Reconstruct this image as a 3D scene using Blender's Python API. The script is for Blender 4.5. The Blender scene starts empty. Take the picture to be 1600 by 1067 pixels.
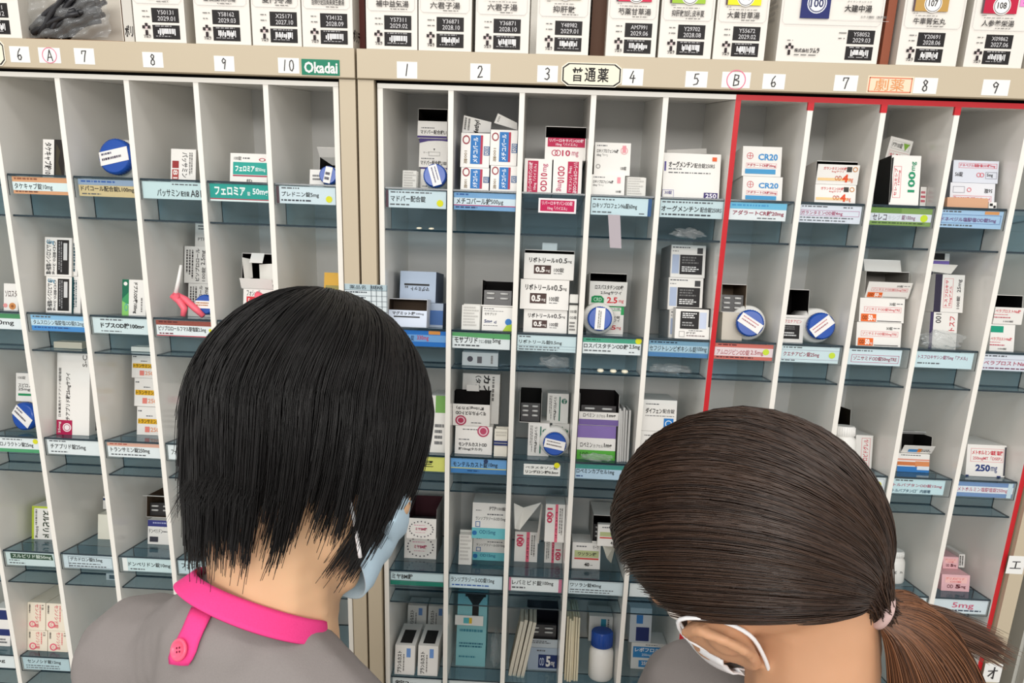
import bpy, bmesh, math, random
import numpy as np
from mathutils import Vector, Matrix
from mathutils.bvhtree import BVHTree
random.seed(7)
rng = np.random.default_rng(7)
S = bpy.context.scene
COL = S.collection
# ------------------------------------------------------------------ camera
F_PX, W_PX, H_PX = 1200.0, 1600.0, 1067.0
YAW, PITCH, ROLL = -0.0309, 0.27073, 0.03319
Z0 = 1.60                                  # height of the underside of the header
CAM = np.array([0.23203, -1.12669, Z0 - 0.05577])
def cam_axes():
    cy, sy, cp, sp = math.cos(YAW), math.sin(YAW), math.cos(PITCH), math.sin(PITCH)
    f = np.array([sy * cp, cy * cp, -sp]); r = np.array([cy, -sy, 0.0]); u = np.cross(r, f)
    c, s = math.cos(ROLL), math.sin(ROLL)
    return c * r + s * u, -s * r + c * u, f
RT, UP, FW = cam_axes()
cd = bpy.data.cameras.new('camera'); cam = bpy.data.objects.new('camera', cd); COL.objects.link(cam)
cd.sensor_width = 36.0; cd.lens = F_PX * 36.0 / W_PX; cd.clip_start = 0.02
m = Matrix.Identity(4)
for i in range(3):
    m[i][0], m[i][1], m[i][2], m[i][3] = RT[i], UP[i], -FW[i], CAM[i]
cam.matrix_world = m
S.camera = cam
# ------------------------------------------------------------------ light
wd = bpy.data.worlds.new('world'); S.world = wd; wd.use_nodes = True
wd.node_tree.nodes['Background'].inputs[0].default_value = (1.0, 0.985, 0.96, 1)
wd.node_tree.nodes['Background'].inputs[1].default_value = 1.0
def area(name, loc, sx, sy, watts, aim=None, col=(1.0, 0.97, 0.92)):
    l = bpy.data.lights.new(name, 'AREA'); l.shape = 'RECTANGLE'; l.size = sx; l.size_y = sy; l.energy = watts; l.color = col
    o = bpy.data.objects.new(name, l); COL.objects.link(o); o.location = loc
    if aim: o.rotation_euler = (Vector(aim) - Vector(loc)).to_track_quat('-Z', 'Y').to_euler()
    return o
area('ceiling_and_fill_light', (-0.9, -0.95, 2.75), 1.3, 0.28, 9)
area('ceiling_and_fill_light', (0.75, -0.95, 2.75), 1.3, 0.28, 9)
area('ceiling_and_fill_light', (-0.1, -2.5, 2.75), 2.6, 0.4, 22)
area('ceiling_and_fill_light', (0.0, -4.3, 2.75), 3.4, 0.6, 120, (0.1, 0.0, 1.1))  # added fill, aimed at the cabinets to brighten the cell interiors
S.view_settings.view_transform = 'Standard'; S.view_settings.look = 'None'
S.view_settings.gamma = 1.0; S.view_settings.use_curve_mapping = False
S.view_settings.exposure = -0.42
S.cycles.transparent_max_bounces = 24
S.cycles.max_bounces = 8
S.cycles.caustics_reflective = False; S.cycles.caustics_refractive = False

# ------------------------------------------------------------------ helpers
def lin(c):
    return tuple((x / 12.92 if x <= 0.04045 else ((x + 0.055) / 1.055) ** 2.4) for x in (v / 255.0 for v in c))
MATS = {}
def mat(c, rough=0.55, spec=0.3, name=None, emit=None):
    key = (tuple(c), rough, spec, name)
    if key in MATS: return MATS[key]
    m_ = bpy.data.materials.new(name or 'print_%02x%02x%02x' % tuple(c)); m_.use_nodes = True
    b = m_.node_tree.nodes['Principled BSDF']
    b.inputs['Base Color'].default_value = (*lin(c), 1); b.inputs['Roughness'].default_value = rough
    b.inputs['Specular IOR Level'].default_value = spec
    MATS[key] = m_
    return m_
def noise_mat(name, c1, c2, scale, rough=0.5, spec=0.3, bump=0.0, stretch=(1, 1, 1), detail=4):
    m_ = bpy.data.materials.new(name); m_.use_nodes = True; nt = m_.node_tree
    b = nt.nodes['Principled BSDF']; tc = nt.nodes.new('ShaderNodeTexCoord'); mp = nt.nodes.new('ShaderNodeMapping')
    mp.inputs['Scale'].default_value = stretch
    n = nt.nodes.new('ShaderNodeTexNoise'); n.inputs['Scale'].default_value = scale; n.inputs['Detail'].default_value = detail
    r = nt.nodes.new('ShaderNodeMix'); r.data_type = 'RGBA'
    r.inputs[6].default_value = (*lin(c1), 1); r.inputs[7].default_value = (*lin(c2), 1)
    nt.links.new(tc.outputs['Object'], mp.inputs[0]); nt.links.new(mp.outputs[0], n.inputs['Vector'])
    nt.links.new(n.outputs['Fac'], r.inputs[0]); nt.links.new(r.outputs[2], b.inputs['Base Color'])
    b.inputs['Roughness'].default_value = rough; b.inputs['Specular IOR Level'].default_value = spec
    if bump:
        bp = nt.nodes.new('ShaderNodeBump'); bp.inputs['Strength'].default_value = bump; bp.inputs['Distance'].default_value = 0.002
        nt.links.new(n.outputs['Fac'], bp.inputs['Height']); nt.links.new(bp.outputs[0], b.inputs['Normal'])
    return m_
def clear_mat(name, tint, gloss=0.5, rough=0.03, milky=0.0):
    """clear plastic sheet: tinted see-through with a Fresnel reflection"""
    m_ = bpy.data.materials.new(name); m_.use_nodes = True; nt = m_.node_tree
    for n in list(nt.nodes): nt.nodes.remove(n)
    out = nt.nodes.new('ShaderNodeOutputMaterial'); tr = nt.nodes.new('ShaderNodeBsdfTransparent'); tr.inputs[0].default_value = (*tint, 1)
    gl = nt.nodes.new('ShaderNodeBsdfGlossy'); gl.inputs['Roughness'].default_value = rough; gl.inputs[0].default_value = (0.9, 0.95, 1, 1)
    fr = nt.nodes.new('ShaderNodeFresnel'); fr.inputs[0].default_value = 1.49
    mu = nt.nodes.new('ShaderNodeMath'); mu.operation = 'MULTIPLY'; mu.inputs[1].default_value = gloss
    mx = nt.nodes.new('ShaderNodeMixShader')
    ge = nt.nodes.new('ShaderNodeNewGeometry'); iv = nt.nodes.new('ShaderNodeMath'); iv.operation = 'SUBTRACT'; iv.inputs[0].default_value = gloss; nt.links.new(ge.outputs['Backfacing'], iv.inputs[1])
    iv.use_clamp = True; nt.links.new(iv.outputs[0], mu.inputs[1])       # only the outer face mirrors
    nt.links.new(fr.outputs[0], mu.inputs[0]); nt.links.new(mu.outputs[0], mx.inputs[0])
    base = tr
    if milky:
        df = nt.nodes.new('ShaderNodeBsdfDiffuse'); df.inputs[0].default_value = (*[min(1, t + .2) for t in tint], 1)
        m2 = nt.nodes.new('ShaderNodeMixShader'); m2.inputs[0].default_value = milky
        nt.links.new(tr.outputs[0], m2.inputs[1]); nt.links.new(df.outputs[0], m2.inputs[2]); base = m2
    nt.links.new(base.outputs[0], mx.inputs[1]); nt.links.new(gl.outputs[0], mx.inputs[2]); nt.links.new(mx.outputs[0], out.inputs[0])
    return m_
M_TAN = noise_mat('beige_painted_steel', (200, 187, 164), (194, 180, 156), 6, 0.42, 0.35)
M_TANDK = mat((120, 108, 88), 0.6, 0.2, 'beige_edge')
M_WHITE = mat((241, 238, 232), 0.16, 0.45, 'glossy_white_partition')
M_WEDGE = mat((240, 237, 230), 0.4, 0.3, 'white_partition_edge')
M_BACK = noise_mat('grey_white_back_panel', (222, 221, 218), (217, 216, 214), 4, 0.3, 0.4)
M_RED = noise_mat('red_tape', (206, 40, 48), (192, 30, 40), 25, 0.35, 0.4)
M_DARK = mat((14, 13, 13), 0.8, 0.1, 'gap_shade_black')  # near-black stand-in for the shade under the header
M_TRAY = clear_mat('clear_blue_acrylic', (0.76, 0.865, 0.915), 0.8)
M_LIP = clear_mat('clear_blue_acrylic_lip', (0.98, 0.992, 0.995), 0.6)
M_TEDGE = mat((24, 44, 54), 0.12, 0.6, 'acrylic_edge')
M_BAG = clear_mat('clear_plastic_bag', (0.93, 0.94, 0.94), 1.0, 0.12, 0.10)
WHT = (233, 231, 227); BLK = (24, 22, 22); GRY = (120, 118, 116); RED = (188, 32, 62)

FONTC = {}
_fc = bpy.data.curves.new('lettering', 'FONT'); _fo = bpy.data.objects.new('lettering', _fc); COL.objects.link(_fo); _fc.resolution_u = 2
def glyphs(s, bold=0.0):
    k = (s, bold)
    if k not in FONTC:
        _fc.body = s; _fc.offset = bold
        bpy.context.view_layer.update()
        ev = _fo.evaluated_get(bpy.context.evaluated_depsgraph_get()); me = ev.to_mesh()
        n = len(me.vertices); v = np.zeros(n * 3); me.vertices.foreach_get('co', v); v = v.reshape(-1, 3)[:, :2].copy()
        f = [tuple(p.vertices) for p in me.polygons]
        ev.to_mesh_clear()
        lo, hi = v.min(0), v.max(0)
        FONTC[k] = ((v - lo) / np.maximum(hi - lo, 1e-6), f)
    return FONTC[k]

class MB:
    def __init__(s): s.v = []; s.f = []; s.mi = []; s.mats = []; s.sm = []
    def m(s, mt):
        if mt not in s.mats: s.mats.append(mt)
        return s.mats.index(mt)
    def add(s, vs, fs, mt, smooth=False):
        b = len(s.v); k = s.m(mt)
        s.v.extend([tuple(float(c) for c in p) for p in vs])
        for q in fs: s.f.append(tuple(b + i for i in q)); s.mi.append(k); s.sm.append(smooth)
    def box(s, x0, x1, y0, y1, z0, z1, mt, front=None, top=None, side=None, bottom=None):
        vs = [(x0, y0, z0), (x1, y0, z0), (x1, y1, z0), (x0, y1, z0), (x0, y0, z1), (x1, y0, z1), (x1, y1, z1), (x0, y1, z1)]
        for q, mm in (((0, 1, 5, 4), front), ((2, 3, 7, 6), None), ((3, 0, 4, 7), side), ((1, 2, 6, 5), side), ((4, 5, 6, 7), top), ((3, 2, 1, 0), bottom)):
            s.add([vs[i] for i in q], [(0, 1, 2, 3)], mm or mt)
    def quad(s, a, b, c, d, mt): s.add([a, b, c, d], [(0, 1, 2, 3)], mt)
    def slab(s, o, a, b, n, mt, edge=None):
        """parallelepiped from corner o with edge vectors a, b and thickness vector n"""
        o, a, b, n = map(np.array, (o, a, b, n)); e = edge or mt
        P = [o, o + a, o + a + b, o + b, o + n, o + a + n, o + a + b + n, o + b + n]
        for q, mm in (((3, 2, 1, 0), mt), ((4, 5, 6, 7), mt), ((0, 1, 5, 4), e), ((1, 2, 6, 5), e), ((2, 3, 7, 6), e), ((3, 0, 4, 7), e)):
            s.add([P[i] for i in q], [(0, 1, 2, 3)], mm)
    def lathe(s, prof, org, ax, mt, seg=28, capm=None, closed=True):
        ax = np.array(ax, float); ax /= np.linalg.norm(ax); t = np.array([0, 0, 1.0]) if abs(ax[2]) < .9 else np.array([1.0, 0, 0])
        a = np.cross(t, ax); a /= np.linalg.norm(a); b = np.cross(ax, a); org = np.array(org)
        vs = []; fs = []
        for (r, h) in prof:
            for k in range(seg):
                th = 2 * math.pi * k / seg; vs.append(org + ax * h + (a * math.cos(th) + b * math.sin(th)) * r)
        for i in range(len(prof) - 1):
            for k in range(seg):
                k2 = (k + 1) % seg; fs.append((i * seg + k, i * seg + k2, (i + 1) * seg + k2, (i + 1) * seg + k))
        s.add(vs, fs, mt, True)
        if closed:
            s.add(vs[:seg], [tuple(reversed(range(seg)))], capm or mt); s.add(vs[-seg:], [tuple(range(seg))], mt)
    def tube(s, pts, r, mt, seg=8):
        pts = [np.array(p, float) for p in pts]; vs = []; fs = []
        n = len(pts); prev = None
        for i, p in enumerate(pts):
            d = pts[min(i + 1, n - 1)] - pts[max(i - 1, 0)]; d /= max(np.linalg.norm(d), 1e-9)
            if prev is None:
                t = np.array([0, 0, 1.0]) if abs(d[2]) < .9 else np.array([1.0, 0, 0]); a = np.cross(t, d)
            else: a = prev - d * np.dot(prev, d)
            a /= np.linalg.norm(a); prev = a; b = np.cross(d, a)
            rr = r[i] if hasattr(r, '__len__') else r
            for k in range(seg):
                th = 2 * math.pi * k / seg; vs.append(p + (a * math.cos(th) + b * math.sin(th)) * rr)
        for i in range(n - 1):
            for k in range(seg):
                k2 = (k + 1) % seg; fs.append((i * seg + k, i * seg + k2, (i + 1) * seg + k2, (i + 1) * seg + k))
        fs.append(tuple(reversed(range(seg)))); fs.append(tuple(range((n - 1) * seg, n * seg)))
        s.add(vs, fs, mt, True)
    # ---- printing on a plane: org = top-left corner, ex/ey = vectors across and DOWN the whole face, nn = outward normal
    def prints(s, ops, org, ex, ey, nn):
        org, ex, ey, nn = map(lambda q: np.array(q, float), (org, ex, ey, nn)); nn = nn / np.linalg.norm(nn)
        wl, hl = np.linalg.norm(ex), np.linalg.norm(ey)
        P = lambda x, y, e: org + ex * x + ey * y + nn * e
        e = 0.00022
        for op in ops:
            e += 0.00006; k = op[0]
            if k == 'r':
                x0, y0, x1, y1, c = op[1:6]; s.add([P(x0, y1, e), P(x1, y1, e), P(x1, y0, e), P(x0, y0, e)], [(0, 1, 2, 3)], mat(c))
            elif k == 'p':
                s.add([P(x, y, e) for x, y in op[1]], [tuple(range(len(op[1])))], mat(op[2]))
            elif k == 't':
                x0, y0, x1, y1, tx, c = op[1:7]; rot = op[7] if len(op) > 7 else 0; bold = op[8] if len(op) > 8 else 0.012
                v, f = glyphs(tx, bold); u, w = v[:, 0], v[:, 1]
                if rot == 0: a, b = u, 1 - w
                elif rot == 90: a, b = 1 - w, 1 - u      # reads bottom to top... letters turned left
                elif rot == -90: a, b = w, u             # reads top to bottom
                else: a, b = 1 - u, w                    # upside down
                if rot == 90: a, b = 1 - w, 1 - u
                X = x0 + a * (x1 - x0); Y = y0 + b * (y1 - y0)
                if rot == 90: X = x0 + (1 - w) * (x1 - x0)
                s.add([P(X[i], Y[i], e) for i in range(len(X))], f, mat(c))
            elif k == 'l':
                x0, y0, x1, y1, n, c = op[1:7]; rr = random.Random(int(x0 * 999 + y0 * 777 + n))
                for i in range(n):
                    ya = y0 + (y1 - y0) * i / n; yb = ya + (y1 - y0) / n * .55; x = x0; xe = x0 + (x1 - x0) * rr.uniform(.7, 1)
                    while x < xe:
                        q = min(xe, x + rr.uniform(.02, .09)); s.add([P(x, yb, e), P(q, yb, e), P(q, ya, e), P(x, ya, e)], [(0, 1, 2, 3)], mat(c)); x = q + .018
            elif k == 'lv':
                x0, y0, x1, y1, n, c = op[1:7]; rr = random.Random(int(x0 * 999 + y0 * 777 + n))
                for i in range(n):
                    xa = x0 + (x1 - x0) * i / n; xb = xa + (x1 - x0) / n * .55; y = y0; ye = y0 + (y1 - y0) * rr.uniform(.7, 1)
                    while y < ye:
                        q = min(ye, y + rr.uniform(.02, .09)); s.add([P(xa, q, e), P(xb, q, e), P(xb, y, e), P(xa, y, e)], [(0, 1, 2, 3)], mat(c)); y = q + .018
            elif k == 'o':
                cx, cy, r, c = op[1:5]; s.add([P(cx + r * math.cos(t) , cy + r * wl / hl * math.sin(t), e) for t in np.linspace(0, 2 * math.pi, 22)[:-1]], [tuple(reversed(range(21)))], mat(c))
            elif k == 'O':
                cx, cy, r, th, c = op[1:6]; vs = []; n = 24; sq = op[6] if len(op) > 6 else 1.0
                for rr_ in (r, r - th):
                    vs += [P(cx + rr_ * math.cos(2 * math.pi * t / n), cy + rr_ * sq * wl / hl * math.sin(2 * math.pi * t / n), e) for t in range(n)]
                s.add(vs, [(t, n + t, n + (t + 1) % n, (t + 1) % n) for t in range(n)], mat(c))
            elif k == 'f':                                # outlined frame
                x0, y0, x1, y1, th, c = op[1:7]; ty = th * wl / hl
                for q in ((x0, y0, x1, y0 + ty), (x0, y1 - ty, x1, y1), (x0, y0, x0 + th, y1), (x1 - th, y0, x1, y1)):
                    s.add([P(q[0], q[3], e), P(q[2], q[3], e), P(q[2], q[1], e), P(q[0], q[1], e)], [(0, 1, 2, 3)], mat(c))
    def build(s, name, parent=None, loc=None, rot=None, mw=None):
        me = bpy.data.meshes.new(name); me.from_pydata(s.v, [], s.f); me.polygons.foreach_set('material_index', s.mi); me.polygons.foreach_set('use_smooth', s.sm)
        for q in s.mats: me.materials.append(q)
        me.update()
        o = bpy.data.objects.new(name, me); COL.objects.link(o)
        if parent: o.parent = parent
        if mw is not None: o.matrix_world = mw
        if loc is not None: o.location = loc
        return o
def tag(o, label, cat, group=None, kind=None):
    o['label'] = label; o['category'] = cat
    if group: o['group'] = group
    if kind: o['kind'] = kind
    return o
def empty(name, mw=None, loc=None):
    o = bpy.data.objects.new(name, None); COL.objects.link(o); o.empty_display_size = 0.02
    if mw is not None: o.matrix_world = mw
    if loc is not None: o.location = loc
    return o

# ------------------------------------------------------------------ cabinet grid
CW, GAP, DEP = 0.10, 0.06295, 0.205
ROWZ = {1: -0.14387, 2: -0.35475, 3: -0.56379, 4: -0.77476, 5: -0.9854}
for k_ in ROWZ: ROWZ[k_] += Z0
A1, A2 = math.radians(12.5), math.radians(9.0)
U1 = np.array([0, math.cos(A1), -math.sin(A1)]); N1 = np.array([0, math.sin(A1), math.cos(A1)])
U2 = np.array([0, math.cos(A2), -math.sin(A2)])
PT = 0.0075                                     # partition thickness
YF = 0.004                                      # where the tray fronts stand
def cellx(c):
    n = int(c[1:])
    return ((n - 1) * CW, n * CW) if c[0] == 'R' else (-GAP - (11 - n) * CW, -GAP - (10 - n) * CW)
def ray(px, py):
    v = FW + RT * ((px - 800.0) / F_PX) - UP * ((py - 533.5) / F_PX)
    return CAM, v
def on_plane(px, py, p0, n):
    o, v = ray(px, py); t = np.dot(p0 - o, n) / np.dot(v, n)
    return o + v * t
def at(px, py, zc): o, v = ray(px, py); return o + v * zc
NUMW = {1: 'one', 2: 'two', 3: 'three', 4: 'four', 5: 'five', 6: 'six', 7: 'seven', 8: 'eight', 9: 'nine', 10: 'ten'}
ROWW = {1: 'top', 2: 'second', 3: 'third', 4: 'fourth', 5: 'fifth'}
def where(c, r):
    return '%s shelf, column %s, %s cabinet' % (ROWW[r], NUMW[int(c[1:])], 'red-edged' if c[0] == 'R' else 'green-badge')

def cabinet(name, label, x0, x1, ncol, red_from=None, mirror=False):
    """x0..x1: outer faces of the white insert"""
    root = empty(name, loc=(0, 0, 0)); tag(root, label, 'cabinet', 'medicine cabinets')
    ZB = 0.02
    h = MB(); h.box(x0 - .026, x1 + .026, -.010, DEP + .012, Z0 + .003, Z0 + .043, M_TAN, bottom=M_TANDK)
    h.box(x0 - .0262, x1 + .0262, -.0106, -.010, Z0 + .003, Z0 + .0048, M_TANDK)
    hd = h.build('header_band', root)
    for nm, xa, xb in (('side_stile', x0 - .026, x0 - .0035), ('side_stile', x1 + .0035, x1 + .026)):
        b = MB(); b.box(xa, xb, -.008, DEP + .012, ZB, Z0 + .0026, M_TAN); b.build(nm, root)
    b = MB(); b.box(x0, x1, DEP, DEP + .006, ZB, Z0, M_BACK); b.build('back_panel', root)
    b = MB(); b.box(x0 - .003, x1 + .003, .008, DEP, Z0 - .0005, Z0 + .0026, M_DARK); b.build('recess_shade_block', root)  # solid black block in place of the shaded gap above the rail
    # rail across the top
    b = MB(); b.box(x0, x1 if red_from is None else red_from, 0, DEP, Z0 - .0075, Z0 - .001, M_WHITE, front=M_WEDGE); b.build('top_rail', root)
    if red_from is not None:
        b = MB(); b.box(red_from, x1, -.0004, DEP, Z0 - .0082, Z0 - .001, M_WHITE, front=M_RED); b.build('top_rail', root)
    b = MB(); b.box(x0, x1, 0, DEP, ZB, ZB + .05, M_WHITE); b.build('plinth', root)
    for k in range(ncol + 1):
        x = x0 + PT / 2 + k * CW if not mirror else x1 - PT / 2 - k * CW
        red = red_from is not None and k in (5, 10)
        b = MB(); b.box(x - PT / 2, x + PT / 2, 0, DEP, ZB + .05, Z0 - .0077, M_WHITE, front=M_RED if red else M_WEDGE)
        p = b.build('partition', root)
        if red: p['label'] = 'white partition with a red taped front edge'
        if red_from is not None and k in (6, 7, 8, 9):
            b = MB(); b.box(x - PT / 2 - .0004, x + PT / 2 + .0004, -.0005, .004, Z0 - .019, Z0 - .0077, M_RED); b.build('red_tape', p)
    return root
CR = cabinet('medicine_cabinet', 'beige steel medicine cabinet whose columns six to ten are edged in red tape', -PT / 2, 10 * CW + PT / 2, 10, 5 * CW - PT / 2)
CL = cabinet('medicine_cabinet', 'beige steel medicine cabinet with the green lettered badge on its header', -GAP - 10 * CW - PT / 2, -GAP + PT / 2, 10, None, True)
HZ0, HZ1, HY = Z0 + .003, Z0 + .043, -.010
def sticker(parent, name, px0, py0, px1, py1, ops, col=(238, 238, 236), shape=None, y=HY, th=.0003):
    """a paper or plate stuck on the front of a cabinet"""
    a = on_plane(px0, py0, np.array([0, y, 0]), np.array([0, 1.0, 0])); b = on_plane(px1, py1, np.array([0, y, 0]), np.array([0, 1.0, 0]))
    x0, x1, z1, z0 = a[0], b[0], a[2], b[2]
    mb = MB(); mb.box(x0, x1, y - th, y, z0, z1, mat(col)) if shape is None else None
    if shape:
        n = len(shape); fr = [(x0 + (x1 - x0) * u, y - th, z1 + (z0 - z1) * v) for u, v in shape]; bk = [(p[0], y, p[2]) for p in fr]
        mb.add(fr + bk, [tuple(range(n))] + [(i, (i + 1) % n, n + (i + 1) % n, n + i) for i in range(n)], mat(col))
    mb.prints(ops, (x0, y - th, z1), (x1 - x0, 0, 0), (0, 0, z0 - z1), (0, -1, 0))
    return mb.build(name, parent)
INK = (52, 50, 52); PNK = (214, 92, 130)
STK = {'0': [[(.5, 0), (.2, .15), (.1, .5), (.25, .9), (.55, 1), (.85, .75), (.9, .4), (.75, .08), (.5, 0)]], '1': [[(.62, 0), (.35, 1)]],
       '2': [[(.1, .22), (.3, .02), (.7, .02), (.85, .25), (.6, .55), (.1, .98), (.95, .92)]],
       '3': [[(.15, .12), (.5, 0), (.85, .15), (.75, .38), (.4, .48), (.8, .58), (.85, .82), (.5, 1), (.05, .92)]],
       '4': [[(.6, 0), (.05, .62), (.98, .6)], [(.72, .35), (.6, 1)]],
       '5': [[(.3, .05), (.2, .45), (.6, .4), (.88, .62), (.7, .92), (.1, 1)], [(.3, .05), (.9, .02)]],
       '6': [[(.7, 0), (.3, .3), (.12, .7), (.3, .97), (.65, .98), (.85, .75), (.65, .55), (.3, .62), (.15, .75)]],
       '7': [[(.08, .3), (.12, .05), (.9, .03), (.62, .5), (.45, 1)]],
       '8': [[(.75, .12), (.45, 0), (.2, .2), (.45, .42), (.8, .62), (.78, .9), (.45, 1), (.15, .85), (.25, .6), (.6, .42), (.78, .2), (.75, .12)]],
       '9': [[(.8, .2), (.45, .02), (.15, .25), (.35, .48), (.75, .35), (.82, .18), (.68, .6), (.55, 1)]],
       'A': [[(.1, 1), (.5, 0), (.9, 1)], [(.22, .68), (.8, .66)]], 'B': [[(.3, .02), (.2, 1)], [(.3, .04), (.75, .1), (.7, .38), (.28, .48), (.8, .6), (.75, .9), (.2, 1)]],
       'エ': [[(.15, .1), (.85, .08)], [(.5, .1), (.48, .9)], [(0, .92), (1, .9)]], 'オ': [[(.1, .35), (.9, .28)], [(.6, 0), (.62, 1), (.48, .92)], [(.6, .32), (.15, .8)]]}
def hand(ch, x0, y0, x1, y1, asp, th=.06, c=INK):
    """handwriting as thick strokes; asp = width/height of the paper"""
    ops = []
    for st in STK[ch]:
        P = [(x0 + (x1 - x0) * u, y0 + (y1 - y0) * v) for u, v in st]
        for a, b in zip(P, P[1:]):
            dx, dy = (b[0] - a[0]) * asp, b[1] - a[1]; L = math.hypot(dx, dy) or 1; nx, ny = -dy / L * th / 2, dx / L * th / 2; ex, ey = dx / L * th * .35, dy / L * th * .35
            ops.append(('p', [((a[0]) + (nx - ex) / asp, a[1] + ny - ey), (a[0] + (-nx - ex) / asp, a[1] - ny - ey), (b[0] + (-nx + ex) / asp, b[1] - ny + ey), (b[0] + (nx + ex) / asp, b[1] + ny + ey)], c))
    return ops
for txt, cab, r in (('6', CL, (14, 72, 48, 98)), ('7', CL, (115, 75, 149, 101)), ('8', CL, (222, 81, 256, 106)), ('9', CL, (334, 87, 367, 112)), ('10', CL, (434, 90, 468, 115)),
                    ('1', CR, (620, 96, 652, 123)), ('2', CR, (735, 99, 766, 126)), ('3', CR, (840, 102, 871, 129)), ('4', CR, (973, 107, 1004, 134)), ('5', CR, (1072, 111, 1104, 137)),
                    ('6', CR, (1193, 115, 1225, 140)), ('7', CR, (1305, 117, 1338, 143)), ('8', CR, (1429, 121, 1462, 147)), ('9', CR, (1537, 124, 1574, 150))):
    asp = (r[2] - r[0]) / (r[3] - r[1])
    ops = hand(txt, .36, .14, .62, .84, asp) if len(txt) == 1 else hand('1', .22, .14, .42, .84, asp) + hand('0', .52, .14, .76, .84, asp)
    sticker(cab, 'number_sticker', *r, ops)
for txt, cab, r in (('A', CL, (59, 74, 96, 99)), ('B', CR, (1129, 112, 1171, 138))):
    asp = (r[2] - r[0]) / (r[3] - r[1])
    sticker(cab, 'letter_sticker', *r, [('O', .5, .5, .34, .035, (226, 120, 150))] + hand(txt, .36, .14, .66, .86, asp))
OCT = [(.1, 0), (.9, 0), (1, .2), (1, .8), (.9, 1), (.1, 1), (0, .8), (0, .2)]
def octo(ix, iy): return [(.5 + (u - .5) * ix, .5 + (v - .5) * iy) for u, v in OCT]
def chart(s, x0, x1, y0, y1, c, b=.04):
    n = len(s); w = (x1 - x0) / n
    return [('t', x0 + w * (i + .06), y0, x0 + w * (i + .94), y1, ch, c, 0, b) for i, ch in enumerate(s)]
sticker(CR, 'category_plaque', 878, 97, 970, 137, [('p', octo(.965, .93), (28, 26, 26)), ('p', octo(.92, .84), (238, 232, 212))] + chart('普通薬', .16, .80, .2, .80, (20, 18, 20), .016), (244, 238, 222), OCT, th=.0012)
sticker(CR, 'category_sticker', 1357, 118, 1425, 147, [('f', .03, .08, .96, .94, .02, (224, 116, 84))] + chart('劇薬', .14, .82, .16, .86, (226, 150, 92), .0), (238, 218, 190))
sticker(CL, 'lettered_badge', 471, 92, 531, 118.5, [('t', .07, .16, .95, .88, 'Okadai', (240, 240, 236), 0, .03)], (34, 128, 100), th=.0008)
sticker(CL, 'category_plaque', -60, 60, 11, 103, [('p', octo(.965, .93), (28, 26, 26)), ('p', octo(.92, .84), (238, 232, 212))], (244, 238, 222), OCT, th=.0012)
sticker(CR, 'letter_sticker', 1577, 868, 1597, 897, hand('エ', .2, .28, .8, .72, .7, .05), y=-.008)
sticker(CR, 'letter_sticker', 1540, 1036, 1561, 1066, hand('オ', .2, .2, .8, .8, .7, .06), y=-.008)

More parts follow.
